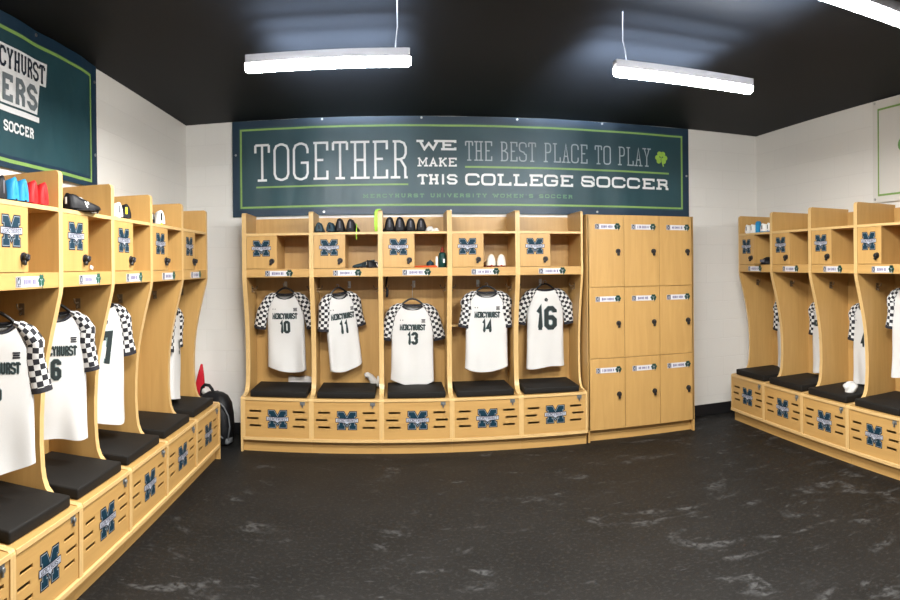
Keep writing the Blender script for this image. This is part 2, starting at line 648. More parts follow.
def lay(b, quads, m, yf, off):
    for q in quads:
        b.quad([(x, yf(x, z) - off, z) for x, z in q], m)


# shamrock outline as overlapping lobes
def shamrock(cx, cz, r):
    Q = []

    def disc(x, z, rr, n=14):
        Q.append([(x + rr * math.cos(2 * PI * k / n), z + rr * math.sin(2 * PI * k / n)) for k in range(n)])
    for a in (90, 205, 335):
        a = R(a)
        for d in (-26, 26):
            disc(cx + r * .52 * math.cos(a + R(d)), cz + r * .1 + r * .52 * math.sin(a + R(d)), r * .30)
        Q.append([(cx, cz + r * .1), (cx + r * .75 * math.cos(a - R(38)), cz + r * .1 + r * .75 * math.sin(a - R(38))),
                  (cx + r * .62 * math.cos(a), cz + r * .1 + r * .62 * math.sin(a)),
                  (cx + r * .75 * math.cos(a + R(38)), cz + r * .1 + r * .75 * math.sin(a + R(38)))])
    Q.append([(cx - r * .05, cz), (cx + r * .22, cz - r * .95), (cx + r * .36, cz - r * .88), (cx + r * .08, cz)])
    return Q


# ------------------------------------------------------------------ emblem, plates, locks
def emblem_mesh(w, h, word=True):
    """block M under a ribbon; local: centred, on plane y=0 facing -y"""
    b = MB()
    mw, mh = w * .84, h
    poly = [(-.5, .5), (-.17, .5), (0, .17), (.17, .5), (.5, .5), (.5, .25), (.42, .25), (.42, -.25), (.5, -.25), (.5, -.5), (.11, -.5), (.11, -.25),
            (.19, -.25), (.19, -.02), (0, -.36), (-.19, -.02), (-.19, -.25), (-.11, -.25), (-.11, -.5), (-.5, -.5), (-.5, -.25), (-.42, -.25), (-.42, .25), (-.5, .25)]
    P = [Vector((x * mw, z * mh)) for x, z in poly]

    def grown(t):
        out = []
        n = len(P)
        for i in range(n):
            d1 = (P[i] - P[i - 1]).normalized()
            d2 = (P[(i + 1) % n] - P[i]).normalized()
            n1, n2 = Vector((-d1.y, d1.x)), Vector((-d2.y, d2.x))
            m_ = (n1 + n2)
            m_.normalize()
            out.append(tuple(P[i] + m_ * (t / max(m_.dot(n1), .5))))
        return out
    for t, m, off in ((w * .040, 0, .0006), (w * .006, 1, .0013), (-w * .016, 2, .0020)):
        b.quad([(x, -off, z) for x, z in grown(t)], m)
    for t, m, off in ((w * .026, 0, .0027), (w * .002, 3, .0034)):
        lay(b, [[(-w / 2 - t, -h * .08 - t), (0, -h * .11 - t), (0, h * .09 + t), (-w / 2 - t, h * .11 + t)],
                [(0, -h * .11 - t), (w / 2 + t, -h * .08 - t), (w / 2 + t, h * .11 + t), (0, h * .09 + t)],
                [(-w * .10 - t, -h * .10), (0, -h * .20 - t), (w * .10 + t, -h * .10)]], m, lambda x, z: 0, off)
    if word:
        lay(b, text_quads('MERCYHURST', -w * .46, w * .46, -h * .075, h * .085, w * .018, .35), 0, lambda x, z: 0, .0041)
    return b.mesh('emblem', [NAVY, SILVER, TEAL, RIBBON])


EMB_DOOR = emblem_mesh(.168, .132)
EMB_BENCH = emblem_mesh(.190, .150)


def plate_mesh(seed, w=.235, h=.048):
    """name label: small crest, printed strokes too small to read, shamrock overhanging the right end"""
    rnd = random.Random(seed)
    b = MB()
    b.box(-w / 2, w / 2, -.003, 0, -h / 2, h / 2, 0)
    f0 = lambda x, z: -.003
    lay(b, [[(-w * .49, -h * .46), (-w * .33, -h * .46), (-w * .33, h * .46), (-w * .49, h * .46)]], 2, f0, .0005)
    lay(b, text_quads('M', -w * .475, -w * .345, -h * .4, h * .4, h * .11), 3, f0, .0010)
    x = -w * .24
    while x < w * .22:
        l = rnd.uniform(.006, .012)
        hh = h * rnd.uniform(.18, .27)
        lay(b, [[(x, -hh), (x + l, -hh), (x + l, hh), (x, hh)]], 1, f0, .0005)
        x += l + rnd.choice((.003, .003, .010))
    lay(b, shamrock(w * .44, 0, h * .80), 4, f0, .0008)
    return b.mesh('name_plate', [WHITECARD, INK, NAVY, RIBBON, DKGREEN])


PLATES = [plate_mesh(k) for k in range(7)]
PLATES_S = [plate_mesh(20 + k, .232, .048) for k in range(5)]


def padlock_mesh():
    b = MB()
    b.tube([(0, 0, 0), (0, -.008, 0)], .024, 0, 16)
    b.tube([(0, -.008, 0), (0, -.026, 0), (0, -.031, 0)], [.020, .018, .014], 1, 16)
    b.box(-.004, .004, -.036, -.030, -.013, .013, 0, .001, 1)
    b.box(-.010, .010, -.024, -.006, -.036, -.014, 1, .004)
    return b.mesh('padlock', [DARKSTEEL, BLACKPL])


PADLOCK = padlock_mesh()


def camlock_mesh():
    b = MB()
    b.box(-.022, .022, -.003, 0, -.016, .016, 0, .001, 1)
    b.tube([(0, -.003, -.004), (0, -.016, -.004)], .011, 1, 14)
    b.box(-.006, .006, -.012, -.002, -.034, -.012, 1, .001, 1)
    return b.mesh('cam_lock', [LOCKGREY, LOCKGREY])


CAMLOCK = camlock_mesh()


def knob_mesh():
    b = MB()
    b.tube([(0, 0, 0), (0, -.006, 0)], .024, 0, 18)
    b.tube([(0, -.006, 0), (0, -.026, 0), (0, -.030, 0)], [.018, .016, .012], 1, 18)
    b.box(-.004, .004, -.035, -.029, -.013, .013, 0, .001, 1)
    b.box(-.010, .010, -.024, -.004, -.040, -.014, 1, .003)
    return b.mesh('lock', [DARKSTEEL, BLACKPL])


KNOB = knob_mesh()

# ------------------------------------------------------------------ locker bay
DT, DS = .441, .543
W2 = .3045
FOOT = [(.0, .0), (-.543, .0), (-.543, .462), (-.540, .474), (-.530, .482), (-.46, .484), (-.415, .490), (-.380, .505), (-.352, .535),
         (-.336, .575), (-.327, .63), (-.320, .75), (-.322, .88), (-.330, 1.0), (-.343, 1.10), (-.362, 1.20), (-.387, 1.31),
         (-.415, 1.42), (-.435, 1.50), (-.441, 1.54), (-.441, 2.095), (-.437, 2.110), (-.425, 2.119), (.0, 2.119)]
CURVE = [(.0, .0), (-.484, .0), (-.484, .106), (-.541, .106)] + FOOT[2:]
BAYM = {}


def bay_meshes():
    t = .020
    xi = W2 - t
    b = MB(); b.prism(CURVE, 'x', -W2, -W2 + t, 0, 1); BAYM['sideL'] = b.mesh('side_panel', [WOOD, EDGE])
    b = MB(); b.prism(CURVE, 'x', W2 - t, W2, 0, 1); BAYM['sideR'] = b.mesh('side_panel', [WOOD, EDGE])
    b = MB(); b.prism(FOOT, 'x', -W2 - t, -W2 - .0005, 0, 1); BAYM['endL'] = b.mesh('end_panel', [WOOD, EDGE])
    b = MB(); b.prism(FOOT, 'x', W2 + .0005, W2 + t, 0, 1); BAYM['endR'] = b.mesh('end_panel', [WOOD, EDGE])
    b = MB(); b.box(-xi, xi, -.012, 0, .0, 2.092); BAYM['back'] = b.mesh('back_panel', WOOD)
    b = MB(); b.box(-xi, xi, -.436, -.012, 1.912, 1.930, 0); b.box(-xi, xi, -.440, -.436, 1.912, 1.932, 1); BAYM['shelf'] = b.mesh('top_shelf', [WOODH, EDGE])
    b = MB(); b.box(-.022, -.006, -.420, -.012, 1.613, 1.912); BAYM['div'] = b.mesh('cubby_divider', WOOD)
    b = MB(); b.box(-xi, xi, -.420, -.012, 1.595, 1.613); BAYM['cfloor'] = b.mesh('cubby_floor', WOODH)
    b = MB(); b.box(-xi, xi, -.439, -.420, 1.538, 1.613, 0, .0015, 1); BAYM['rail'] = b.mesh('name_rail', WOODH)
    b = MB(); b.box(-xi + .002, -.004, -.440, -.422, 1.616, 1.910, 0, .0015, 1); BAYM['door'] = b.mesh('cubby_door', WOOD)
    b = MB(); b.box(-xi, xi, -.540, -.012, .460, .478, 0); b.box(-xi, xi, -.545, -.540, .456, .480, 1, .0015, 1); BAYM['lid'] = b.mesh('seat_lid', [WOODH, EDGE])
    holes = []
    for s in (-1, 1):
        for (z, o) in ((.361, 0), (.297, .021), (.234, 0)):
            xa, xb = sorted((s * (.142 + o), s * (.246 + o)))
            holes.append((xa, xb, z - .0095, z + .0095))
    b = MB(); panel_holes(b, -xi, xi, .134, .456, -.536, -.528, holes); BAYM['front'] = b.mesh('bench_front', WOODH)
    b = MB(); b.box(-xi, xi, -.542, -.30, .106, .132, 0, .002, 1); b.box(-W2, W2, -.549, -.5415, .106, .132, 0, .002, 1); BAYM['brail'] = b.mesh('bottom_rail', EDGE)
    b = MB(); b.box(-W2, W2, -.500, -.4845, .0, .106); BAYM['plinth'] = b.mesh('plinth', WOODH)
    # hooks
    for s in (-1, 1):
        b = MB()
        x = s * xi
        b.box(min(x, x - s * .004), max(x, x - s * .004), -.235, -.205, 1.395, 1.455, 0)
        b.tube([(x - s * .004, -.22, 1.43), (x - s * .03, -.22, 1.425), (x - s * .045, -.22, 1.435), (x - s * .05, -.22, 1.455)], .005, 0, 8)
        b.tube([(x - s * .004, -.22, 1.41), (x - s * .02, -.22, 1.395), (x - s * .028, -.22, 1.405)], .004, 0, 8)
        BAYM['hook' + ('L' if s < 0 else 'R')] = b.mesh('coat_hook', HOOKM)
    b = MB()
    b.box(-.014, .014, -.016, -.012, 1.425, 1.490, 0)
    b.tube([(0, -.016, 1.445), (0, -.09, 1.440), (0, -.118, 1.442), (0, -.132, 1.458), (0, -.134, 1.478)], .0055, 0, 8)
    BAYM['hookC'] = b.mesh('coat_hook', STEEL)
    b = MB()
    b.box(-.016, .016, -.246, -.214, 1.590, 1.595, 0)
    b.tube([(0, -.23, 1.591), (0, -.23, 1.49), (.012, -.23, 1.470), (.024, -.23, 1.475), (.028, -.23, 1.49)], .005, 0, 8)
    BAYM['hookT'] = b.mesh('coat_hook', HOOKM)
    b = MB()
    b.box(-xi, xi, -.135, -.012, 1.062, 1.078, 0); b.box(-xi, xi, -.139, -.135, 1.061, 1.079, 1)
    BAYM['inner'] = b.mesh('inner_shelf', [WOODH, EDGE])


bay_meshes()
NB = [0]


def bay(loc, rz, label, group, hook='hookC', inner=False, end=None):
    r = root('locker', label, 'locker', loc, rz, group)
    for k, n in (('sideL', 'side_panel'), ('sideR', 'side_panel'), ('back', 'back_panel'), ('shelf', 'top_shelf'), ('div', 'cubby_divider'),
                 ('cfloor', 'cubby_floor'), ('lid', 'seat_lid'), ('brail', 'bottom_rail'), ('plinth', 'plinth'),
                 ('hookL', 'coat_hook'), ('hookR', 'coat_hook'), (hook, 'coat_hook')):
        put(n, BAYM[k], r)
    if end:
        put('end_panel', BAYM['end' + end], r)
    if inner:
        put('inner_shelf', BAYM['inner'], r)
    rail = put('name_rail', BAYM['rail'], r)
    p = put('name_plate', PLATES[NB[0] % len(PLATES)], rail, (.005, -.439, 1.572))
    p['label'] = 'white name label with a green shamrock end'
    d = put('cubby_door', BAYM['door'], r)
    e = put('emblem', EMB_DOOR, d, (-.146, -.440, 1.798)); e['label'] = 'teal and silver block letter emblem'
    put('padlock', PADLOCK, d, (-.050, -.440, 1.682), (0, R(22), 0))
    f = put('bench_front', BAYM['front'], r)
    e = put('emblem', EMB_BENCH, f, (.005, -.536, .296)); e['label'] = 'navy and silver block letter emblem'
    put('cam_lock', CAMLOCK, f, (.228, -.536, .438))
    NB[0] += 1
    return r


def bay_world(loc, rz, x, y, z):
    c, s = math.cos(rz), math.sin(rz)
    return (loc[0] + x * c - y * s, loc[1] + x * s + y * c, z)


YB = 6.025
BACK = [((-1.026 + .61 * i, YB, 0), 0.0) for i in range(5)]
XL = -2.012
LEDGE = (5.212, 4.580, 3.942, 3.337, 2.733, 2.146, 1.540)
LEFT = [((XL, (LEDGE[i] + LEDGE[i + 1]) / 2, 0), PI / 2) for i in range(6)]
XR = 3.877
RIGHT = [((XR, 5.390 - .61 * i, 0), -PI / 2) for i in range(5)]

back_lab = ['wooden locker bay holding jersey 10, at the bag end of the back row',
            'wooden locker bay holding jersey 11, two pairs of dark shoes on top',
            'wooden locker bay holding jersey 13, water bottle in its cubby',
            'wooden locker bay holding jersey 14, pale sneakers with red soles in its cubby',
            'wooden locker bay holding jersey 16, beside the tower of nine doors']
for (l, rz), lab, k in zip(BACK, back_lab, range(5)):
    bay(l, rz, lab, 'back wall lockers', 'hookC', k == 3, 'L' if k == 0 else None)
left_lab = ['wooden locker bay at the far end of the banner-side row, beside the black bag',
            'wooden locker bay with no jersey, one white shoe on top, second from the black bag',
            'wooden locker bay holding jersey 7 and a black and yellow shoe on top',
            'wooden locker bay holding jersey 6 and black and white shoes on top',
            'wooden locker bay holding jersey 5, blue shoes and red shoes on top',
            'nearest wooden locker bay, only its bench corner showing']
for k, ((l, rz), lab) in enumerate(zip(LEFT, left_lab)):
    r = bay(l, rz, lab, 'side wall lockers under the teal banner', 'hookT', False, 'R' if k == 0 else None)
    r.scale = ((LEDGE[k] - LEDGE[k + 1] - .001) / (2 * W2), 1, 1)
right_lab = ['wooden locker bay with white shoes on top, at the corner end below the white banner',
             'wooden locker bay second from the corner below the white banner, shelf empty',
             'wooden locker bay whose cushion carries the balled white socks',
             'wooden locker bay under the white banner, jersey cut by the photo edge',
             'nearest locker bay below the white banner, only a sliver in view']
for (l, rz), lab in zip(RIGHT, right_lab):
    bay(l, rz, lab, 'side wall lockers under the white banner', 'hookC')

# ------------------------------------------------------------------ seat cushions (loose foam pads)
b = MB(); b.box(-.254, .254, -.234, .234, 0, .056, 0, .010, 3)
CUSH = b.mesh('seat_cushion', BLACKFOAM)
rnd = random.Random(4)


def cushion(L, dx, dy, rot, label, group):
    (l, rz) = L
    p = bay_world(l, rz, dx * .6, -.276 + dy, .4805)
    tag(put('seat_cushion', CUSH, None, p, (0, 0, rz + rot)), label, 'cushion', group)


for i, (dx, rt, n) in enumerate(((.012, .01, 'jersey 10'), (-.004, -.01, 'jersey 11'), (0, 0, 'jersey 13'), (-.012, .008, 'jersey 14'), (-.02, -.02, 'jersey 16'))):
    cushion(BACK[i], dx, 0, rt, 'black foam seat cushion under ' + n, 'cushions of the back row')
for i, n in enumerate(('on the bench beside the black bag', 'on the bench of the locker without a jersey', 'on the bench below jersey 7',
                       'on the bench below jersey 6', 'on the bench below jersey 5', 'on the nearest bench corner, only a tip showing')):
    cushion(LEFT[i], 0, .005, rnd.uniform(-.02, .02), 'black foam seat cushion ' + n, 'cushions below the teal block-letter banner')
for i, n in enumerate(('at the corner end of the bench below the white banner', 'second from the corner on the bench below the white banner', 'with balled white socks lying on it',
                       'nearest of those on the bench below the white banner')):
    cushion(RIGHT[i], 0, 0, rnd.uniform(-.02, .02), 'black foam seat cushion ' + n, 'cushions below the white banner')

# ------------------------------------------------------------------ locker tower of nine doors
TX0, TX1, TY = 1.738, 2.822, 5.53
tw = root('locker_tower', 'tall wooden locker tower with nine small doors in three columns', 'locker', ((TX0 + TX1) / 2, YB, 0))
hw = (TX1 - TX0) / 2
dep = YB - TY
b = MB()
b.box(-hw, -hw + .018, -dep, 0, 0, 2.085, 0); b.box(hw - .018, hw, -dep, 0, 0, 2.085, 0)
b.box(-hw + .018, hw - .018, -dep + .02, 0, 2.067, 2.085, 0); b.box(-hw + .018, hw - .018, -.012, 0, .1, 2.067, 0)
b.box(-hw + .018, hw - .018, -dep + .02, -.012, .100, .118, 0)
put('carcass', b.mesh('carcass', WOOD), tw)
b = MB(); b.box(-hw + .018, hw - .018, -dep + .055, -dep + .073, 0, .100)
put('plinth', b.mesh('plinth', WOODH), tw)
dw = (2 * hw - .010) / 3
zs = [(1.420, 2.083), (.764, 1.416), (.108, .760)]
for ri, (za, zb) in enumerate(zs):
    for ci in range(3):
        xa = -hw + .005 + ci * dw + .0018
        xb = xa + dw - .0036
        b = MB(); b.box(-(xb - xa) / 2, (xb - xa) / 2, -.019, 0, 0, zb - za, 0, .0015, 1)
        d = put('door', b.mesh('door', WOOD), tw, ((xa + xb) / 2, -dep + .019, za))
        p = put('name_plate', PLATES_S[(ri * 3 + ci) % 5], d, (.012, -.019, zb - za - .108)); p['label'] = 'white name label with a green shamrock end'
        put('lock', KNOB, d, (.120, -.019, zb - za - .335))

# ------------------------------------------------------------------ jerseys
def lerp_tab(tab, z):
    for (z0, v0), (z1, v1) in zip(tab, tab[1:]):
        if z >= z1:
            k = (z - z0) / (z1 - z0)
            return v0 + (v1 - v0) * max(0, min(1, k))
    return tab[-1][1]


WT = [(0.02, .098), (0, .10), (-.03, .122), (-.07, .148), (-.13, .170), (-.22, .182), (-.4, .184), (-.6, .187), (-.8, .196)]
DTB = [(0.02, .024), (0, .026), (-.04, .036), (-.12, .046), (-.3, .048), (-.5, .044), (-.8, .046)]


def jersey(name_no, label, loc, rot, wide=1.0, hem=-.735, seed=1, back=False, fold=.016, tilt=0.0, hookh=.075, word=True, sleeve=1.0):
    rnd = random.Random(seed)
    r = root('jersey', label, 'jersey', loc, 0, 'white game jerseys', rot)
    ph = [rnd.uniform(0, 6) for _ in range(4)]
    fr = [rnd.uniform(17, 24), rnd.uniform(30, 42)]

    def yf(x, z, side=-1):
        w = lerp_tab(WT, z) * wide
        d = lerp_tab(DTB, z)
        q = max(0, 1 - abs(x / w) ** 2.4) ** (1 / 2.4)
        k = max(0, min(1, (-z - .22) / .45))
        fo = fold * k * (math.sin(fr[0] * x + ph[0] + 1.5 * z) + .5 * math.sin(fr[1] * x + ph[1] - 2 * z)) * min(1, q * 1.5)
        fo += .003 * math.sin(9 * x + 14 * z + ph[2]) * min(1, q * 2)
        return side * d * q + (fo if side < 0 else fo * .7)

    NU, NV = 72, 34
    rings = []
    for j in range(NV + 1):
        t = j / NV
        ring = []
        for i in range(NU):
            a = 2 * PI * i / NU
            ca, sa = math.cos(a), math.sin(a)
            front = sa < 0
            dip = (.020 if back else .058) if front else .012
            zt = -dip * abs(sa) ** 1.5
            zh = hem + .018 * math.sin(2.2 * ca + ph[3]) + tilt * ca - (.012 if not front else 0) + .022 * abs(ca) ** 3
            z = zt + (zh - zt) * t
            w = lerp_tab(WT, z) * wide
            x = w * ca
            ring.append((x, yf(x, z, -1 if front else 1), z))
        rings.append(ring)
    b = MB()
    b.grid(rings, 0, True, True)
    # hem band turned under
    put('body', b.mesh('body', JERSEY), r)
    # collar
    b = MB()
    pts = []
    for i in range(33):
        a = 2 * PI * i / 32
        ca, sa = math.cos(a), math.sin(a)
        dip = (.020 if back else .058) if sa < 0 else .012
        z = -dip * abs(sa) ** 1.5
        pts.append((.100 * wide * ca, (-1 if sa < 0 else 1) * .027 * abs(sa) ** .8 - .002, z))
    b.tube(pts, .0075, 0, 8, False)
    put('collar', b.mesh('collar', JBLACK), r)
    # raglan sleeves, checkered, with black cuffs
    for s in (-1, 1):
        path = [(.088 * wide, -.004), (.122 * wide, -.022), (.160 * wide, -.054), (.190 * wide, -.10), (.208 * wide * sleeve, -.165), (.222 * wide * sleeve, -.235), (.236 * wide * sleeve, -.300), (.243 * wide * sleeve, -.332)]
        nw = [k_ * (.5 + .5 * sleeve) for k_ in (.012, .030, .044, .051, .052, .053, .056, .057)]
        nd = [.026, .040, .052, .056, .052, .047, .044, .043]
        sub = []
        for k in range(len(path) - 1):
            for q in range(4):
                u = q / 4
                sub.append((path[k][0] + (path[k + 1][0] - path[k][0]) * u, path[k][1] + (path[k + 1][1] - path[k][1]) * u,
                            nw[k] + (nw[k + 1] - nw[k]) * u, nd[k] + (nd[k + 1] - nd[k]) * u))
        sub.append((*path[-1], nw[-1], nd[-1]))
        P, UV = [], []
        dist = 0
        for k, (x, z, w_, d_) in enumerate(sub):
            x2, z2 = sub[min(k + 1, len(sub) - 1)][:2]
            x1, z1 = sub[max(k - 1, 0)][:2]
            t = Vector((x2 - x1, z2 - z1)).normalized()
            nrm = Vector((-t.y, t.x))
            if k:
                dist += math.hypot(x - sub[k - 1][0], z - sub[k - 1][1])
            ring, uvr = [], []
            for i in range(25):
                a = 2 * PI * i / 24
                wob = 1 + .06 * math.sin(3 * a + ph[0] + dist * 20) * min(1, dist * 6)
                ring.append((s * (x + nrm.x * w_ * math.cos(a) * wob), -d_ * math.sin(a) * wob, z + nrm.y * w_ * math.cos(a) * wob))
                uvr.append((i / 24 * .27, dist))
            P.append(ring)
            UV.append(uvr)
        nb = len(P) - 4
        me = bpy.data.meshes.new('sleeve')
        V, F, U = [], [], []
        for ring, uvr in zip(P[:nb + 1], UV[:nb + 1]):
            V += ring
            U += uvr
        for k in range(nb):
            for i in range(24):
                a0 = k * 25 + i
                F.append((a0, a0 + 1, a0 + 26, a0 + 25))
        me.from_pydata(V, [], F)
        uvl = me.uv_layers.new(name='UVMap')
        for lp in me.loops:
            uvl.data[lp.index].uv = U[lp.vertex_index]
        me.materials.append(CHECK)
        me.polygons.foreach_set('use_smooth', [True] * len(F))
        o = put('sleeve', me, r)
        o['label'] = 'black and white checkered sleeve'
        b = MB()
        b.grid([[(p[0], p[1] * 1.03, p[2]) for p in ring] for ring in P[nb:]], 0, True)
        cu = put('cuff', b.mesh('cuff', JBLACK), o)
        cu['label'] = 'black sleeve cuff'
    # lettering
    def front(x, z):
        return yf(x, z, -1)
    if back:
        b = MB()
        nw_ = .205 if len(name_no) == 2 else .10
        q = text_quads(name_no, -nw_ / 2, nw_ / 2, -.385, -.165, .038, .42)
        lay(b, q, 0, front, .0045)
        lay(b, text_quads(name_no, -nw_ / 2 - .004, nw_ / 2 + .004, -.389, -.161, .050, .42), 1, front, .0025)
        n = put('number', b.mesh('number', [JNUM, JOUT]), r); n['label'] = 'large dark block number'
        b = MB()
        lay(b, shamrock(0, -.105, .022), 0, front, .004)
        put('crest', b.mesh('crest', JNUM), r)
    else:
        b = MB()
        nw_ = .098 if len(name_no) == 2 else .056
        lay(b, text_quads(name_no, -nw_ / 2, nw_ / 2, -.372, -.258, .021, .45), 0, front, .0045)
        lay(b, text_quads(name_no, -nw_ / 2 - .003, nw_ / 2 + .003, -.375, -.255, .028, .45), 1, front, .0025)
        n = put('number', b.mesh('number', [JNUM, JOUT]), r); n['label'] = 'dark block number'
        if word:
            b = MB()
            lay(b, text_quads('MERCYHURST', -.120, .120, -.240, -.186, .0085, .32), 0, front, .004)
            lay(b, text_quads('MERCYHURST', -.122, .122, -.242, -.184, .0125, .32), 1, front, .0022)
            put('lettering', b.mesh('lettering', [JNUM, JOUT]), r)
        b = MB()
        # maker's small mark on one breast, league patch on the other
        lay(b, [[(-.115, -.152), (-.108, -.152), (-.108, -.142), (-.115, -.142)], [(-.093, -.152), (-.086, -.152), (-.086, -.142), (-.093, -.142)]], 0, front, .003)
        put('maker_mark', b.mesh('maker_mark', JBLACK), r)
        b = MB()
        lay(b, [[(.082, -.146), (.118, -.146), (.118, -.138), (.082, -.138)], [(.084, -.158), (.116, -.158), (.116, -.149), (.084, -.149)],
                [(.082, -.169), (.118, -.169), (.118, -.161), (.082, -.161)]], 0, front, .003)
        put('league_patch', b.mesh('league_patch', JBLACK), r)
    # the hanger it hangs from is a thing of its own
    h = root('clothes_hanger', 'black hanger inside the ' + label.split(' with')[0].replace('white soccer ', '') + (' ' + HANG.pop(0)), 'hanger', loc, 0, 'black clothes hangers', rot)
    b = MB()
    arms = [(-.175, -.060), (-.135, -.032), (-.095, -.004), (-.06, .024), (-.03, .042), (0, .048), (.03, .042), (.06, .024), (.095, -.004), (.135, -.032), (.175, -.060)]
    b.tube([(x * wide, 0.006, z) for x, z in arms], [.006, .008, .009, .009, .009, .009, .009, .009, .009, .008, .006], 0, 10)
    b.tube([(x * wide, 0.006, z) for x, z in ((-.10, -.012), (-.05, -.022), (0, -.026), (.05, -.022), (.10, -.012))], .006, 0, 8)
    put('arms', b.mesh('arms', BLACKPL), h)
    b = MB()
    hk = [(0, .006, .045), (0, .006, hookh - .022)]
    for k in range(9):
        a = R(-90 + 250 * k / 8)
        hk.append((.013 * math.cos(a) + 0.0, .006, hookh - .010 + .013 * math.sin(a)))
    b.tube(hk, .0028, 0, 8)
    o = put('hook', b.mesh('hook', STEEL), h); o['label'] = 'thin metal hook'
    return r


HANG = []


def jer(no, where, hang, L, x, y, z, yaw=0.0, roll=0.0, **k):
    (l, rz) = L
    HANG.append(hang)
    p = bay_world(l, rz, x, y, z)
    jersey(no, 'white soccer jersey with ' + where, p, (0, roll, rz + yaw), **k)


jer('10', 'number 10 and checkered sleeves', 'numbered 10', BACK[0], .015, -.135, 1.385, R(-3), R(-1), seed=3, wide=.96, sleeve=1.10, fold=.022, hem=-.725)
jer('11', 'number 11, turned aside on its hanger', 'numbered 11', BACK[1], -.088, -.185, 1.388, R(30), R(-6), seed=5, wide=.86, sleeve=.92, hem=-.71)
jer('13', 'number 13, hung lower than its neighbours', 'numbered 13', BACK[2], -.018, -.118, 1.276, 0, R(.6), seed=8, wide=1.05, fold=.010, hookh=.175, hem=-.735)
jer('14', 'number 14, in front of an inner shelf', 'numbered 14', BACK[3], .055, -.200, 1.388, 0, R(.5), seed=9, wide=1.05, sleeve=.84, fold=.010, hem=-.725)
jer('16', 'a large 16 on its back', 'numbered 16', BACK[4], .02, -.125, 1.400, 0, R(.4), seed=12, wide=.96, sleeve=1.08, back=True, fold=.012, hem=-.755)
# left row: local frame of a bay faces +X; the jerseys turn towards the room's middle
jer('5', 'number 5, largest, cut by the photo edge', 'numbered 5', LEFT[4], .008, -.240, 1.380, R(-54), R(0), seed=14, wide=1.0, sleeve=.90, fold=.010, hem=-.705, hookh=.090)
jer('6', 'number 6, half behind the nearer jersey', 'numbered 6', LEFT[3], .015, -.212, 1.392, R(-50), R(0), seed=17, wide=.97, sleeve=.88, fold=.012, hem=-.715)
jer('7', 'a large 7 on its back, partly behind a locker panel', 'numbered 7', LEFT[2], -.020, -.225, 1.400, R(-26), R(0), seed=19, wide=.93, sleeve=.97, back=True, hem=-.75)
jer('9', 'only one sleeve showing, beside the black bag', 'near the black bag', LEFT[0], -.005, -.245, 1.300, R(8), R(0), seed=21, wide=.9, sleeve=.9, word=False, hem=-.74, hookh=.17)
# right row
jer('2', 'only a sleeve showing, farthest along the row below the white banner', 'farthest along the row below the white banner', RIGHT[0], .050, -.075, 1.255, R(0), 0, seed=23, hem=-.74, wide=.90, sleeve=.82)
jer('3', 'a narrow strip showing, second from the corner by the door tower', 'second from the corner by the door tower', RIGHT[1], .055, -.075, 1.262, R(0), 0, seed=25, hem=-.70, wide=.90, sleeve=.82)
jer('4', 'chest patch showing above the balled socks', 'above the balled socks', RIGHT[2], .050, -.085, 1.262, R(0), 0, seed=27, hem=-.72, word=False, wide=.90, sleeve=.85)
jer('8', 'its large number cut by the photo edge', 'cut by the photo edge, near the white banner', RIGHT[3], .028, -.165, 1.415, R(0), 0, seed=29, wide=.96, sleeve=.88, hem=-.74, back=True)

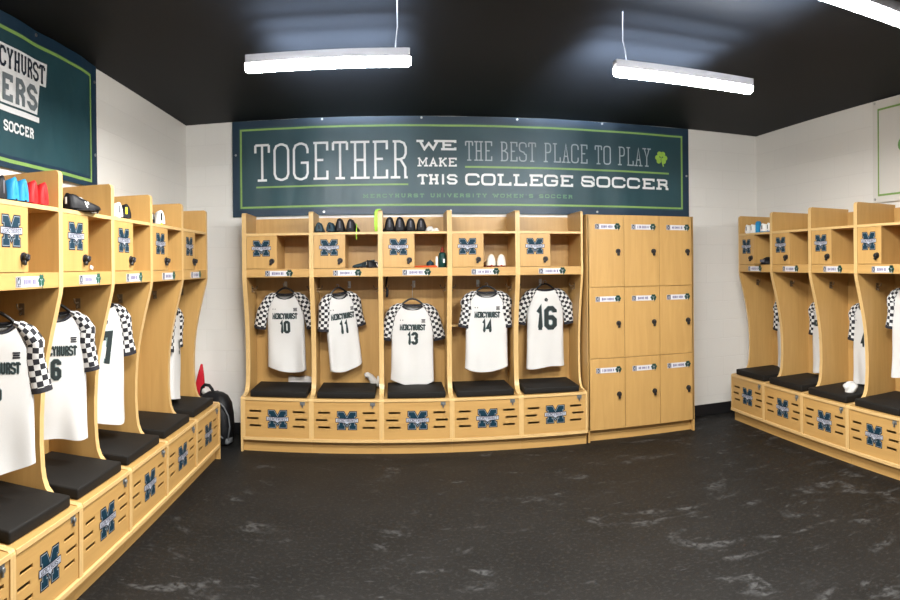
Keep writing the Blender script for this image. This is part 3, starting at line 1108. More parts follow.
# ------------------------------------------------------------------ shoes
def shoe_meshes(up, sole, acc, lace, high=0.0, L=.250, W=.100):
    """local: heel at y=0, toe at +y (L), sole on z=0. returns meshes"""
    st = [(0, .46, .066 + high), (.03, .70, .080 + high), (.10, .80, .086 + high), (.20, .82, .084 + high * .8), (.33, .78, .074 + high * .3), (.46, .82, .066), (.60, .96, .055),
          (.74, 1.0, .046), (.86, .92, .039), (.95, .66, .031), (1.0, .28, .022)]
    rings = []
    N = 20
    for t, w, h in st:
        y = t * L
        xo = .10 * W * math.sin(t * PI) * .6
        ring = []
        for i in range(N):
            a = PI * i / (N - 1)
            c, s_ = math.cos(a), math.sin(a)
            x = xo + (W / 2) * w * math.copysign(abs(c) ** .75, c) * (1 - .30 * abs(s_) ** 1.5 * (1 - t))
            z = .012 + (h - .012) * abs(s_) ** (.80 if t < .4 else .66)
            if .06 < t < .40:   # foot opening: the top falls into the shoe
                k = 1 - abs(t - .22) / .18
                if abs(c) < .55:
                    z -= .040 * max(0, k) * (1 - (abs(c) / .55) ** 2)
            ring.append((x, y, z))
        rings.append(ring)
    u = MB()
    u.grid(rings, 0, True, False, True, True)
    # heel counter and side stripes in the accent colour
    for s_ in (-1, 1):
        for t in (.44, .52):
            y = t * L
            P = []
            for k in range(5):
                zz = .016 + .034 * k / 4
                P.append([(s_ * (W / 2 * .86 * (1 - .10 * k / 4) + .0025) + .003, y + k * -.004 + d, zz) for d in (0, .010)])
            u.grid(P, 1, True)
    u.box(-.007, .007, -.002, .004, .034, .058 + high, 1, .002)
    so = MB()
    out = []
    for k in range(28):
        a = 2 * PI * k / 28
        yy = L * (.5 - .515 * math.cos(a))
        t = max(0, min(1, yy / L))
        w = .36 + .10 * math.sin(t * PI) + .10 * max(0, math.sin((t - .42) * PI / .58)) - .05 * max(0, math.sin(t * PI / .6) if t < .6 else 0)
        out.append((W * w * math.sin(a) + .06 * W * math.sin(t * PI), yy))
    so.prism(out, 'z', 0.004, .017, 0)
    for yy in (.10, .20, .60, .75, .88):
        for s_ in (-1, 1):
            so.tube([(s_ * W * .26, yy * L, .006), (s_ * W * .26, yy * L, .0)], [.007, .005], 0, 8)
    la = MB()
    for k in range(5):
        y = L * (.40 + .055 * k)
        z = .074 - .0052 * k + high * .15
        la.tube([(-.018, y, z - .008), (0, y, z), (.018, y + .004, z - .008)], .0028, 0, 6)
    op = MB()
    op.prism([(.020 * math.cos(2 * PI * k / 16) + .003, L * .20 + L * .11 * math.sin(2 * PI * k / 16)) for k in range(16)], 'z', .046 + high * .5, .050 + high * .5, 0)
    return u.mesh('upper', [up, acc]), so.mesh('sole', sole), la.mesh('laces', lace), op.mesh('lining', BLACKPL)


def smat(n, c, r=.5):
    return mat(n, c, r, noise=.05, spec=.22)


SH_BLACK = smat('shoe_black', (.006, .006, .008), .5)
SH_DARKTEAL = smat('shoe_dark_teal', (.020, .045, .060), .45)
SH_BLUE = smat('shoe_sky_blue', (.022, .24, .50), .5)
SH_RED = smat('shoe_red', (.50, .016, .018), .5)
SH_WHITE = smat('shoe_white', (.78, .77, .75), .45)
SH_CREAM = smat('shoe_cream', (.70, .64, .55), .5)
SH_YEL = smat('shoe_yellow', (.75, .68, .03), .45)
SH_GREY = smat('shoe_grey', (.10, .10, .12), .45)
SH_DKRED = smat('shoe_sole_dark_red', (.25, .010, .015), .45)
SH_ORANGE = smat('orange_plastic', (.75, .11, .03), .45)

KINDS = {
    'black': shoe_meshes(SH_BLACK, SH_BLACK, SH_GREY, SH_GREY, .035),
    'blackgrey': shoe_meshes(SH_BLACK, SH_BLACK, SH_GREY, SH_GREY, .028),
    'teal': shoe_meshes(SH_DARKTEAL, SH_BLACK, SH_BLACK, SH_BLACK, .012),
    'blue': shoe_meshes(SH_BLUE, SH_BLACK, SH_BLUE, SH_BLACK, .036),
    'red': shoe_meshes(SH_RED, SH_RED, SH_RED, SH_RED, .040),
    'bw': shoe_meshes(SH_BLACK, SH_BLACK, SH_WHITE, SH_WHITE, .012),
    'white': shoe_meshes(SH_WHITE, SH_WHITE, SH_GREY, SH_WHITE, .020),
    'whiteblack': shoe_meshes(SH_WHITE, SH_BLACK, SH_BLACK, SH_WHITE, .012),
    'byellow': shoe_meshes(SH_BLACK, SH_BLACK, SH_YEL, SH_YEL, .018),
    'wyellow': shoe_meshes(SH_WHITE, SH_YEL, SH_BLACK, SH_WHITE, .030),
    'cream': shoe_meshes(SH_CREAM, SH_DKRED, SH_WHITE, SH_WHITE, .030),
    'wblue': shoe_meshes(SH_WHITE, SH_BLUE, SH_DARKTEAL, SH_WHITE, .018),
}


def shoe(kind, label, loc, rz, group, tiltx=0.0, sc=1.0, lime=False):
    r = root('shoe', label, 'shoe', loc, 0, group, (tiltx, 0, rz))
    r.scale = (sc, sc, sc)
    u, s, l, op = KINDS[kind]
    put('upper', u, r)
    put('sole', s, r)
    put('laces', l, r)
    put('lining', op, r)
    if lime:
        b = MB()
        b.tube([(.018, .14, .075), (.038, .08, .070), (.050, .02, .050), (.052, -.012, .02), (.052, -.022, -.02), (.053, -.024, -.06)], .004, 0, 6)
        o = put('loose_lace', b.mesh('loose_lace', LIME), r)
        o['label'] = 'lime green lace hanging over the shelf edge'
    return r


ZT, ZC = 1.932, 1.614
# shoes on the left row's shelves point away from the room (toe towards the wall): heel at X about -1.60
LZ = PI / 2          # local +y (toe) -> -X
g = 'shoes below the block-letter banner'
shoe('black', 'black shoe cut by the photo edge, beside the blue shoes', (-1.61, 2.300, ZT), LZ, g)
shoe('blue', 'bright blue shoe next to the black shoe', (-1.60, 2.385, ZT), LZ + .05, g)
shoe('blue', 'bright blue shoe next to the red pair', (-1.60, 2.462, ZT), LZ - .05, g)
shoe('red', 'red shoe next to the blue pair', (-1.60, 2.551, ZT), LZ + .06, g)
shoe('red', 'red shoe against the locker panel', (-1.60, 2.640, ZT), LZ - .08, g)
shoe('bw', 'black shoe with white trim lying above jersey 6, in front', (-1.615, 2.865, ZT), -.25, g)
shoe('bw', 'black shoe with white trim above jersey 6, behind the other', (-1.74, 2.860, ZT), -.10, g)
shoe('whiteblack', 'small white and black shoe pointing out above jersey 6', (-1.80, 3.215, ZT), -LZ - .12, g, 0, .82)
shoe('white', 'white shoe standing above jersey 7', (-1.60, 3.50, ZT), LZ - .35, g)
shoe('byellow', 'black and yellow shoe above jersey 7', (-1.60, 3.60, ZT), LZ - .75, g)
shoe('wyellow', 'white shoe with yellow sole above the bay without a jersey', (-1.60, 4.21, ZT), LZ - .65, g)
shoe('bw', 'dark shoe tucked behind the white one with yellow sole', (-1.615, 4.07, ZT), LZ - .35, g)

g = 'shoes on the back row'
YH = 5.615
shoe('teal', 'dark teal shoe nearest the panel, above jersey 11', (-.655, YH, ZT), .10, g)
shoe('teal', 'dark teal shoe beside the black pair, above jersey 11', (-.560, YH, ZT), -.15, g)
shoe('black', 'black shoe without loose lace above jersey 11', (-.470, YH, ZT), .05, g, 0, 1.10)
shoe('blackgrey', 'black shoe with a lime lace hanging down', (-.376, YH, ZT), -.08, g, 0, 1.10, True)
shoe('black', 'first black shoe above jersey 13, by the lime strap', (-.028, YH, ZT), .05, g, 0, 1.16)
shoe('black', 'second black shoe above jersey 13, counted from the lime strap', (.060, YH, ZT), -.06, g, 0, 1.16)
shoe('blackgrey', 'third black shoe above jersey 13, counted from the lime strap', (.158, YH, ZT), .06, g, 0, 1.12)
shoe('blackgrey', 'fourth black shoe above jersey 13, beside the white socks', (.250, YH, ZT), -.05, g, 0, 1.12)
shoe('bw', 'dark low shoe in the open cubby above jersey 11, by the divider', (-.235, 5.66, ZC), -1.2, g, 0, .8)
shoe('teal', 'dark low shoe in the open cubby above jersey 11, by the side panel', (-.165, 5.80, ZC), 1.35, g, 0, .85)
shoe('cream', 'cream sneaker with red sole in the cubby, next to the divider', (.880, 5.63, ZC), .06, g, 0, 1.04)
shoe('cream', 'cream sneaker with red sole in the cubby, next to the panel', (.968, 5.63, ZC), -.06, g, 0, 1.04)

g = 'shoes below the white banner'
shoe('white', 'white shoe at the corner end of the shelf with the blue carton', (3.475, 5.60, ZT), -PI / 2 + .1, g, 0, .95)
shoe('white', 'white shoe touching the blue carton on its corner side', (3.475, 5.505, ZT), -PI / 2 - .1, g, 0, .95)
shoe('wblue', 'white shoe with blue sole next to the blue carton', (3.475, 5.305, ZT), -PI / 2 + .1, g, 0, .95)
shoe('wblue', 'white shoe with blue sole next to the locker panel', (3.475, 5.205, ZT), -PI / 2 - .1, g, 0, .95)

# ------------------------------------------------------------------ small belongings
def blob(b, c, rx, ry, rz, m, seed, amp=.18, n=14, flat=True):
    rnd = random.Random(seed)
    ph = [rnd.uniform(0, 6) for _ in range(6)]
    P = []
    for j in range(n + 1):
        t = PI * j / n
        ring = []
        for i in range(2 * n):
            a = 2 * PI * i / (2 * n)
            k = 1 + amp * (math.sin(2 * a + ph[0] + 2 * t) * math.sin(t) + .6 * math.sin(4 * a + ph[1] + 3 * t) * math.sin(t) + .5 * math.sin(5 * t + ph[2])) * math.sin(t)
            z = rz * math.cos(t) * k
            if flat:
                z = max(z, -rz * .55)
            ring.append((c[0] + rx * math.sin(t) * math.cos(a) * k, c[1] + ry * math.sin(t) * math.sin(a) * k, c[2] + z))
        P.append(ring)
    b.grid(P, m, True, True)


SOCK = mat('white_cotton_sock', (.62, .605, .58), .9, noise=.04, nscale=80, bump=.3)
b = MB()
blob(b, (0, 0, .028), .062, .055, .052, 0, 3)
blob(b, (.035, .04, .030), .045, .040, .050, 0, 7)
tag(put('balled_socks', b.mesh('balled_socks', SOCK), None, (3.53, 4.045, .5365)), 'balled white socks lying on a black seat cushion', 'socks')

# sock slumped behind the cushion of bay 11: cuff, foot
b = MB()
b.tube([(-.07, .0, .128), (-.045, .0, .133), (-.020, 0, .118), (.005, 0, .085), (.018, 0, .045), (.012, -.01, .02)], [.020, .026, .028, .034, .036, .026], 0, 12)
blob(b, (.055, 0, .06), .020, .022, .062, 0, 9, .2)
tag(put('white_sock', b.mesh('white_sock', SOCK), None, (-.205, 5.965, .479)), 'crumpled white sock slumped behind the cushion under jersey 11', 'sock')

b = MB()
P = []
for j in range(9):
    P.append([(-.11 + .22 * i / 12, (0.0, .006, .012, .015, .012, .006, .0, -.006, -.010)[j] + .003 * math.sin(i * 1.3), .002 + .108 * (1 - abs(j - 4) / 4) ** .7 + .006 * math.sin(i * .9)) for i in range(13)])
b.grid(P, 0, True)
tag(put('folded_towel', b.mesh('folded_towel', SOCK), None, (-.894, 5.985, .4795)), 'folded white cloth standing behind the cushion under jersey 10', 'towel')

# white socks on the shelf of bay 13
b = MB()
blob(b, (0, 0, .016), .038, .03, .030, 0, 11)
blob(b, (.055, .01, .012), .028, .026, .022, 1, 12)
tag(put('sock_pair', b.mesh('sock_pair', [SOCK, SH_CREAM]), None, (.330, 5.64, 1.9325)), 'small crumpled white socks beside black shoes above jersey 13', 'socks')

# lime strap draped over the panel between bays 11 and 13
b = MB()
P = []
xs = -.124
for (xa, xb, z) in ((-.158, -.1335, 1.936), (-.163, -.1335, 2.0), (-.161, -.1335, 2.06), (-.160, -.1335, 2.105), (-.150, -.126, 2.128), (-.112, -.100, 2.130)):
    P.append([(xa + (xb - xa) * k / 3, 5.600 + .004 * math.sin(k * 2 + z * 9), z) for k in range(4)])
b.grid(P, 0, True)
o = put('lime_strap', b.mesh('lime_strap', LIME))
md = o.modifiers.new('thick', 'SOLIDIFY'); md.thickness = .006
tag(o, 'lime green strap hung over the panel between jerseys 11 and 13', 'strap')

# water bottle in the cubby of bay 13
bt = root('water_bottle', 'dark green water bottle with reddish cap in the cubby above jersey 13', 'bottle', (.440, 5.67, ZC))
def lathe(prof, n=20):
    return [[(r * math.cos(2 * PI * k / n), r * math.sin(2 * PI * k / n), z) for k in range(n)] for r, z in prof]
b = MB(); b.grid(lathe([(.030, 0), (.036, .004), (.037, .08), (.034, .09), (.036, .10), (.030, .125), (.018, .135)]), 0, True, True, True, True)
b.box(.004, .020, -.0385, -.036, .04, .075, 1, 0)
put('body', b.mesh('body', [smat('bottle_dark_green', (.008, .045, .040), .3), SH_WHITE]), bt)
b = MB(); b.grid(lathe([(.020, .132), (.021, .150), (.014, .155), (.010, .175), (.008, .182)]), 0, True, True, True, True)
put('cap', b.mesh('cap', smat('bottle_cap_red', (.22, .035, .02), .4)), bt)
# white stick-like tube next to it
b = MB(); b.grid(lathe([(.010, 0), (.011, .004), (.011, .082), (.008, .086), (.008, .098)], 14), 0, True, True, True, True)
tag(put('white_tube', b.mesh('white_tube', SH_WHITE), None, (.388, 5.64, ZC)), 'slim white tube standing beside the water bottle', 'tube')
# folded orange-red cloth
b = MB()
P = [[(-.10 + .20 * i / 14, -.05 + .10 * j / 8, .002 + .016 * (1 - (j / 4 - 1) ** 4) * (.8 + .3 * math.sin(i * .9 + j))) for i in range(15)] for j in range(9)]
b.grid(P, 0, True)
tag(put('folded_cloth', b.mesh('folded_cloth', SH_ORANGE), None, (.292, 5.66, ZC)), 'flat orange red cloth at the front of the cubby above jersey 13', 'cloth')
# small dark pouch
b = MB()
blob(b, (0, 0, .022), .036, .03, .036, 0, 21, .12)
b.tube([(-.02, 0, .045), (0, 0, .066), (.02, 0, .045)], .005, 0, 8)
tag(put('dark_pouch', b.mesh('dark_pouch', SH_DARKTEAL), None, (.335, 5.74, ZC)), 'small dark pouch behind the orange red cloth in the cubby', 'pouch')
# black strap hanging in bay 13
b = MB()
b.tube([(-.066, 5.80, 1.435), (-.055, 5.795, 1.41), (-.058, 5.79, 1.37), (-.06, 5.79, 1.345)], [.008, .012, .014, .010], 0, 8)
b.tube([(-.070, 5.80, 1.440), (-.060, 5.795, 1.50), (-.052, 5.79, 1.545)], [.007, .010, .008], 0, 8)
tag(put('black_strap', b.mesh('black_strap', SH_BLACK), None), 'black strap hanging from the side hook in the bay of jersey 13', 'strap')
# blue carton on right row shelf
b = MB()
b.box(-.025, .025, -.022, .022, 0, .095, 0, .004)
b.prism([(-.025, .095), (.025, .095), (0, .120)], 'y', -.022, .022, 0)
tag(put('blue_carton', b.mesh('blue_carton', SH_BLUE), None, (3.50, 5.405, ZT), (0, 0, .4)), 'small bright blue carton between white shoes on a locker shelf', 'carton')
# black cap in right row cubby
cp = root('baseball_hat', 'black baseball hat lying in the open cubby below the white and blue shoes', 'hat', (3.53, 5.275, ZC), R(100))
b = MB()
P = []
for j in range(8):
    t = PI / 2 * j / 7
    P.append([(.075 * math.cos(t) * math.cos(2 * PI * k / 20), .085 * math.cos(t) * math.sin(2 * PI * k / 20), .075 * math.sin(t)) for k in range(20)])
b.grid(P, 0, True, True)
put('crown', b.mesh('crown', SH_BLACK), cp)
b = MB()
P = []
for j in range(5):
    rr = .075 + .060 * j / 4
    P.append([(rr * math.cos(a) * (.95 if j else 1), .085 + (rr - .075) * math.sin(a) - .085 * (1 - math.sin(a)) * .5, .008 - .004 * j / 4 + .006 * math.sin(a)) for a in [R(20 + 140 * k / 12) for k in range(13)]])
b.grid(P, 0, True)
o = put('brim', b.mesh('brim', SH_BLACK), cp)
b = MB(); b.box(-.03, .03, .079, .087, .022, .050, 0)
put('patch', b.mesh('patch', SH_GREY), cp)
# little paper tag on the lock of left bay 4
b = MB(); b.box(-.016, .016, -.002, .0, -.018, .0, 0, 0)
tag(put('paper_tag', b.mesh('paper_tag', WHITECARD), None, (-1.556, 3.035, 1.645), (0, R(18), PI / 2)), 'small white paper tag below the padlock above jersey 6', 'tag')

# ------------------------------------------------------------------ bag in the corner
bag = root('backpack', 'black backpack with grey piping on the floor in the corner', 'bag', (-1.655, 5.70, 0), R(-12))
NYLON = mat('black_nylon', (.006, .0065, .008), .55, spec=.3, noise=.15, nscale=30, bump=.3)
GREYTRIM = mat('grey_reflective_trim', (.16, .17, .18), .35, noise=.05)
b = MB()
P = []
for (z, rx, ry, oy) in ((0, .155, .10, 0), (.03, .178, .125, 0), (.15, .182, .13, -.004), (.28, .176, .12, .0), (.38, .158, .10, .008), (.44, .12, .078, .014), (.468, .07, .05, .016), (.474, .01, .01, .016)):
    P.append([(rx * math.copysign(abs(math.cos(a)) ** .6, math.cos(a)), oy + ry * math.copysign(abs(math.sin(a)) ** .6, math.sin(a)), z) for a in [2 * PI * k / 28 for k in range(28)]])
b.grid(P, 0, True, True, True, False)
put('body', b.mesh('body', NYLON), bag)
b = MB()
P = []
for (z, rx, ry) in ((.03, .10, .02), (.06, .13, .05), (.16, .135, .055), (.23, .12, .045), (.255, .09, .01)):
    P.append([(rx * math.copysign(abs(math.cos(a)) ** .6, math.cos(a)), -.115 - ry * math.copysign(abs(math.sin(a)) ** .6, math.sin(a)) if math.sin(a) > 0 else -.112, z) for a in [2 * PI * k / 24 for k in range(24)]])
b.grid(P, 0, True, True, True, True)
put('pocket', b.mesh('pocket', NYLON), bag)
b = MB()
b.tube([(.12, -.118, .40), (.15, -.10, .36), (.178, -.07, .28), (.186, -.055, .18), (.176, -.08, .06)], .007, 0, 8)
b.tube([(.15, -.126, .085), (.10, -.145, .13), (.03, -.172, .12), (-.06, -.172, .10)], .008, 0, 8)
b.box(.135, .182, -.09, .02, .02, .075, 0, .012)
put('piping', b.mesh('piping', GREYTRIM), bag)
b = MB()
b.tube([(-.03, .03, .455), (-.035, .02, .49), (-.06, .01, .525), (-.10, .0, .530), (-.13, .0, .50), (-.14, .0, .45), (-.135, 0, .40)], .016, 0, 10)
b.tube([(-.02, .10, .45), (-.06, .135, .40), (-.09, .15, .25), (-.10, .14, .08)], .02, 0, 8)
put('strap', b.mesh('strap', NYLON), bag)
b = MB(); blob(b, (-.105, .0, .468), .030, .02, .030, 0, 5, .1, 10, False)
o = put('white_patch', b.mesh('white_patch', SOCK), bag); o['label'] = 'white bit showing inside the strap loop'
# red cloth poking up behind the bag
b = MB()
P = []
for j in range(10):
    t = j / 9
    z = t * .70
    w = .10 * (1 - t) ** .8 + .010
    P.append([(w * math.cos(a) + .010 * t, .045 * (1 - t * .7) * math.sin(a) * (1 + .15 * math.sin(5 * a)), z) for a in [2 * PI * k / 18 for k in range(18)]])
b.grid(P, 0, True, True, True, True)
tag(put('red_bag', b.mesh('red_bag', smat('red_nylon', (.50, .010, .024), .5)), None, (-1.888, 5.86, 0), (0, R(4), .3)), 'pointed red fabric bundle sticking up behind the black backpack', 'fabric')

# ------------------------------------------------------------------ banners
def banner_sheet(w0, w1, z0, z1, amp, seed, nx=90, nz=14):
    rnd = random.Random(seed)
    ph = [rnd.uniform(0, 6) for _ in range(4)]

    def yf(x, z):
        return -.022 - amp * (.5 + .5 * math.sin(3.1 * x + ph[0] + .5 * z)) - amp * .45 * math.sin(8.3 * x + ph[1] - .9 * z) - amp * .25 * math.sin(17 * x + 2.0 * z + ph[2])
    P = [[(w0 + (w1 - w0) * i / nx, yf(w0 + (w1 - w0) * i / nx, z0 + (z1 - z0) * j / nz), z0 + (z1 - z0) * j / nz) for i in range(nx + 1)] for j in range(nz + 1)]
    b = MB()
    b.grid(P, 0, True)
    # folded back edge gives the vinyl its thickness
    b.grid([[(p[0], p[1] + .004, p[2]) for p in r] for r in P], 0, True)
    return b, yf


def split_quads(Q, step=.06):
    """cut long strokes so that they follow the waves of the cloth"""
    out = []
    for q in Q:
        if len(q) != 4:
            out.append(q)
            continue
        a, b_, c, d = [Vector(p) for p in q]
        n = max(1, int(max((b_ - a).length, (c - d).length) / step))
        for k in range(n):
            u, v = k / n, (k + 1) / n
            out.append([tuple(a.lerp(b_, u)), tuple(a.lerp(b_, v)), tuple(d.lerp(c, v)), tuple(d.lerp(c, u))])
    return out


def rect_line(x0, x1, z0, z1, t):
    return [[(x0, z0), (x1, z0), (x1, z0 + t), (x0, z0 + t)], [(x0, z1 - t), (x1, z1 - t), (x1, z1), (x0, z1)],
            [(x0, z0), (x0, z1), (x0 + t, z1), (x0 + t, z0)], [(x1 - t, z0), (x1 - t, z1), (x1, z1), (x1, z0)]]


def banner_part(name, parent, quads, mats, yf, off=.003, m=0):
    b = MB()
    lay(b, split_quads(quads), m, yf, off)
    return put(name, b.mesh(name, mats), parent)


def grommets(parent, pts, yf):
    b = MB()
    b.tube([(0, -.001, 0), (0, -.006, 0)], .011, 0, 10)
    me = b.mesh('grommet', STEEL)
    for x, z in pts:
        put('grommet', me, parent, (x, yf(x, z), z))


def words(parent, s, x0, x1, z0, z1, t, gap, mats, yf, label, off=.003, **k):
    """a line of lettering, one part per word"""
    tot = sum(WID.get(ch, 1.0) for ch in s) + gap * (len(s) - 1)
    u = (x1 - x0 - t) / tot
    x = x0
    for w in s.split(' '):
        l = (sum(WID.get(ch, 1.0) for ch in w) + gap * (len(w) - 1)) * u + t
        o = banner_part('lettering', parent, text_quads(w, x, x + l, z0, z1, t, gap, **k), mats, yf, off)
        o['label'] = label
        x += l - t + (2 * gap + WID[' ']) * u


YW = 6.032
ZC_ = 3.052
# back wall banner
bn = root('banner', 'wide dark teal banner with white slab lettering above the back lockers', 'banner', (0, YW, 0))
b, yf = banner_sheet(-1.540, 3.017, 2.118, ZC_ - .006, .007, 3, 150, 12)
put('sheet', b.mesh('sheet', BTEAL), bn)
banner_part('border_line', bn, rect_line(-1.462, 2.945, 2.198, 2.966, .018), BGREEN, yf)
banner_part('rule_line', bn, [[(-1.305, 2.392), (.150, 2.392), (.150, 2.408), (-1.305, 2.408)]], BGREEN, yf)
banner_part('rule_line', bn, [[(.690, 2.556), (2.790, 2.556), (2.790, 2.574), (.690, 2.574)]], BGREEN, yf)
banner_part('margin', bn, rect_line(-1.537, 3.014, 2.121, 3.043, .062), BEDGE, yf, .002)
Q = text_quads('TOGETHER', -1.322, .150, 2.455, 2.816, .022, .42, .045, .055, rnd_=True)
banner_part('lettering', bn, Q, BWHITE, yf).__setitem__('label', 'tall white slab word TOGETHER')
words(bn, 'WE', .242, .610, 2.722, 2.820, .022, .16, BWHITE, yf, 'short white word in a stack of three')
words(bn, 'MAKE', .238, .612, 2.568, 2.652, .015, .30, BWHITE, yf, 'short white word in a stack of three')
words(bn, 'THIS', .236, .618, 2.398, 2.496, .020, .30, BWHITE, yf, 'short white word in a stack of three')
words(bn, 'THE BEST PLACE TO PLAY', .692, 2.578, 2.624, 2.812, .012, .40, BGREY, yf, 'narrow grey word', serif=.020, chamfer=.022, rnd_=True)
words(bn, 'COLLEGE', .690, 1.752, 2.390, 2.504, .022, .30, BWHITE, yf, 'wide white word', serif=.030, chamfer=.024, rnd_=True)
words(bn, 'SOCCER', 1.832, 2.788, 2.394, 2.504, .022, .30, BWHITE, yf, 'wide white word', serif=.030, chamfer=.024, rnd_=True)
words(bn, "MERCYHURST UNIVERSITY WOMEN'S SOCCER", -.280, 1.745, 2.276, 2.312, .0085, .62, BDIM, yf, 'small dim green word')
banner_part('shamrock', bn, shamrock(2.704, 2.715, .086), mat('shamrock_lime', (.30, .52, .07), .45, noise=.1), yf)
grommets(bn, [(-1.505, 2.72), (-.66, 3.030), (.28, 3.030), (1.20, 3.030), (2.06, 3.030), (2.99, 2.55), (-.65, 2.150), (.55, 2.150), (2.0, 2.150)], yf)

# left wall banner: local x -> +Y
ln = root('banner', 'teal banner with white block lettering above the side lockers', 'banner', (-2.022, 0, 0), PI / 2)
b, yf = banner_sheet(1.30, 3.990, 2.190, ZC_ - .006, .012, 8, 100, 12)
put('sheet', b.mesh('sheet', BTEAL), ln)
banner_part('border_line', ln, rect_line(1.38, 3.895, 2.222, 2.968, .020), BGREEN, yf)
# white letter backing, then dark letters
Q = [[(2.565, 2.730), (3.300, 2.730), (3.312, 2.872), (2.565, 2.872)], [(2.40, 2.545), (3.205, 2.545), (3.235, 2.7305), (2.40, 2.7305)]]
banner_part('letter_backing', ln, Q, BWHITE, yf, .003)
Q = text_quads('MERCYHURST', 2.590, 3.290, 2.742, 2.856, .017, .42)
banner_part('lettering', ln, Q, BNAVY, yf, .006).__setitem__('label', 'dark block word on a white backing')
Q = text_quads('LAKERS', 2.425, 3.205, 2.560, 2.712, .031, .50)
banner_part('lettering', ln, Q, BBAND, yf, .006).__setitem__('label', 'larger grey block word on a white backing')
Q = [[(2.40, 2.500), (3.225, 2.500), (3.225, 2.532), (2.40, 2.532)]]
banner_part('white_bar', ln, Q, BWHITE, yf, .004)
words(ln, "WOMEN'S SOCCER", 2.44, 3.165, 2.395, 2.455, .012, .42, BWHITE, yf, 'small white word under the bar')
banner_part('margin', ln, rect_line(1.303, 3.987, 2.193, 3.043, .070), BEDGE, yf, .002)
grommets(ln, [(3.958, 2.93), (3.955, 2.42), (3.2, 3.02), (2.6, 3.02)], yf)

# right wall banner: local x -> -Y
rn = root('banner', 'white banner with a thin green border, cut by the photo edge', 'banner', (3.879, 0, 0), -PI / 2)
b, yf = banner_sheet(-4.100, -1.40, 2.150, ZC_ - .012, .004, 11, 80, 12)
put('sheet', b.mesh('sheet', BPALE), rn)
banner_part('border_line', rn, rect_line(-4.035, -1.47, 2.205, 2.968, .017), BGREEN, yf)
banner_part('shamrock', rn, shamrock(-3.62, 2.60, .20), mat('shamrock_mid_green', (.16, .34, .10), .5, noise=.1), yf)
grommets(rn, [(-4.072, 3.022), (-4.072, 2.18)], yf)

# ------------------------------------------------------------------ lamps
LAMP_W = 42.0
# added beams imitate a blue lens haze on the ceiling (elevation, spread, watts)
HAZE_BEAMS = ((18, 30, 24.0), (33, 46, 9.0), (70, 80, 3.0))


def lamp(x0, x1, y, label, cable):
    r = root('pendant_light', label, 'light', ((x0 + x1) / 2, y, 2.68), 0, 'hanging linear ceiling lights')
    h = (x1 - x0) / 2
    b = MB()
    b.box(-h, h, -.034, .034, .045, .092, 0, .003)
    put('housing', b.mesh('housing', LAMPGREY), r)
    b = MB()
    P = []
    for xx, k in ((-h - .006, .35), (-h - .002, .75), (-h + .010, 1), (h - .010, 1), (h + .002, .75), (h + .006, .35)):
        P.append([(xx, .033 * k * math.cos(a), .045 - (.045 * k + .004 * (1 - k)) * math.sin(a)) for a in [PI * q / 12 for q in range(13)]])
    b.grid(P, 0, True, False, True, True)
    put('diffuser', b.mesh('diffuser', LAMP), r)
    b = MB()
    b.box(-h + .01, h - .01, -.018, .018, .0925, .094, 0)
    o = put('added_glow_strip', b.mesh('added_glow_strip', ADDED_GLOW), r)  # strip added on the housing top for a bluish ceiling glow
    ld = bpy.data.lights.new('downlight', 'AREA')
    ld.shape = 'RECTANGLE'
    ld.size = 2 * h - .03
    ld.size_y = .05
    ld.energy = LAMP_W
    ld.color = (1.0, 0.985, 0.95)
    lo = bpy.data.objects.new('downlight', ld)
    COL.objects.link(lo)
    lo.parent = r
    lo.location = (0, 0, -.003)
    for el, sp, wt in HAZE_BEAMS:  # helper lights added behind the lamp, only to colour the ceiling
        ud = bpy.data.lights.new('added_haze_beam', 'AREA')
        ud.shape = 'RECTANGLE'
        ud.size = 2 * h - .06
        ud.size_y = .03
        ud.spread = R(sp)
        ud.energy = wt
        ud.color = (.74, .86, 1.0)
        uo = bpy.data.objects.new('added_haze_beam', ud)
        COL.objects.link(uo)
        uo.parent = r
        uo.location = (0, .012, .112)
        uo.rotation_euler = (R(90 + el), 0, 0)
    b = MB()
    xa, xb = cable
    xa -= (x0 + x1) / 2
    xb -= (x0 + x1) / 2
    b.tube([(xa, 0, .092), (xa * .6 + xb * .4, 0, .16), (xb, 0, .21), (xb, 0, ZC_ - 2.68)], .0035, 0, 8)
    put('cable', b.mesh('cable', LAMPGREY), r)


lamp(-.778, .100, 3.356, 'long glowing pendant light above the far lockers, nearer the banner lettering TOGETHER', (.022, .034))
lamp(1.228, 2.125, 3.356, 'long glowing pendant light nearer the shamrock end of the dark banner', (1.300, 1.278))
lamp(1.228, 2.125, 1.990, 'pendant light cut by the upper edge of the photo', (1.300, 1.278))
for (x0, x1) in ((-.778, .100), (1.228, 2.125)):
    for y in (1.990,):
        if x0 > 0 and y == 1.990:
            continue
        lamp(x0, x1, y, 'pendant light of the row hanging over the photographer', (x0 + .08, x0 + .06))

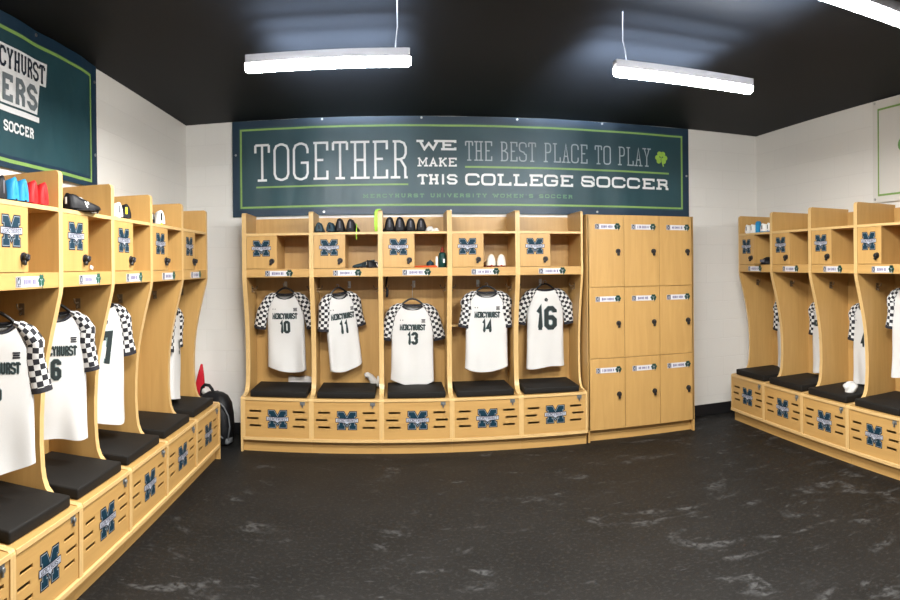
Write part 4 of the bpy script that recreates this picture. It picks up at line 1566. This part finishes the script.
# ------------------------------------------------------------------ room
X0, X1, Y0, Y1 = -2.022, 3.882, -2.3, 6.032
b = MB(); b.box(X0 - .15, X1 + .15, Y0 - .15, Y1 + .15, -.12, 0); struct('floor', b.mesh('floor', FLOOR))
b = MB(); b.box(X0 - .15, X1 + .15, Y0 - .15, Y1 + .15, ZC_, ZC_ + .12); struct('ceiling', b.mesh('ceiling', CEIL))
b = MB(); b.box(X0 - .15, X1 + .15, Y1, Y1 + .15, 0, ZC_); struct('wall_back', b.mesh('wall_back', WALLX))
b = MB(); b.box(X0 - .15, X1 + .15, Y0 - .15, Y0, 0, ZC_); struct('wall_front', b.mesh('wall_front', WALLX))
b = MB(); b.box(X0 - .15, X0, Y0, Y1, 0, ZC_); struct('wall_left', b.mesh('wall_left', WALLY))
b = MB(); b.box(X1, X1 + .15, Y0, Y1, 0, ZC_); struct('wall_right', b.mesh('wall_right', WALLY))
hb = .115
b = MB(); b.box(X0 + .006, -1.34, Y1 - .006, Y1, 0, hb); b.box(2.83, X1 - .006, Y1 - .006, Y1, 0, hb); struct('baseboard_back', b.mesh('baseboard_back', BLACKRUB))
b = MB(); b.box(X0, X0 + .006, 5.21, Y1, 0, hb); b.box(X0, X0 + .006, Y0, 1.53, 0, hb); struct('baseboard_left', b.mesh('baseboard_left', BLACKRUB))
b = MB(); b.box(X1 - .006, X1, 5.73, Y1, 0, hb); b.box(X1 - .006, X1, Y0, 2.65, 0, hb); struct('baseboard_right', b.mesh('baseboard_right', BLACKRUB))

# ------------------------------------------------------------------ world and camera
w = bpy.data.worlds.new('room_world')
SC.world = w
w.use_nodes = True
w.node_tree.nodes['Background'].inputs[0].default_value = (0.02, 0.02, 0.022, 1)
w.node_tree.nodes['Background'].inputs[1].default_value = 0.0

F, CX, CY, ROLL, CH = 636.3, 393.1, 266.0, .0091, 1.63
cam = bpy.data.cameras.new('camera')
co = bpy.data.objects.new('camera', cam)
COL.objects.link(co)
cam.type = 'PANO'
cam.panorama_type = 'CENTRAL_CYLINDRICAL'
cam.central_cylindrical_radius = 1.0
cam.central_cylindrical_range_u_min = -CX / F
cam.central_cylindrical_range_u_max = (900 - CX) / F
cam.central_cylindrical_range_v_min = -(600 - CY) / F
cam.central_cylindrical_range_v_max = CY / F
cam.clip_start = 0.05
cam.clip_end = 60
co.location = (0, 0, CH)
co.matrix_world = Matrix.Translation((0, 0, CH)) @ Matrix.Rotation(ROLL, 4, 'Y') @ Matrix.Rotation(PI / 2, 4, 'X')
SC.camera = co

SC.view_settings.view_transform = 'Standard'
SC.view_settings.look = 'None'
SC.view_settings.gamma = 1.0
SC.view_settings.use_curve_mapping = False
SC.view_settings.exposure = 0.58
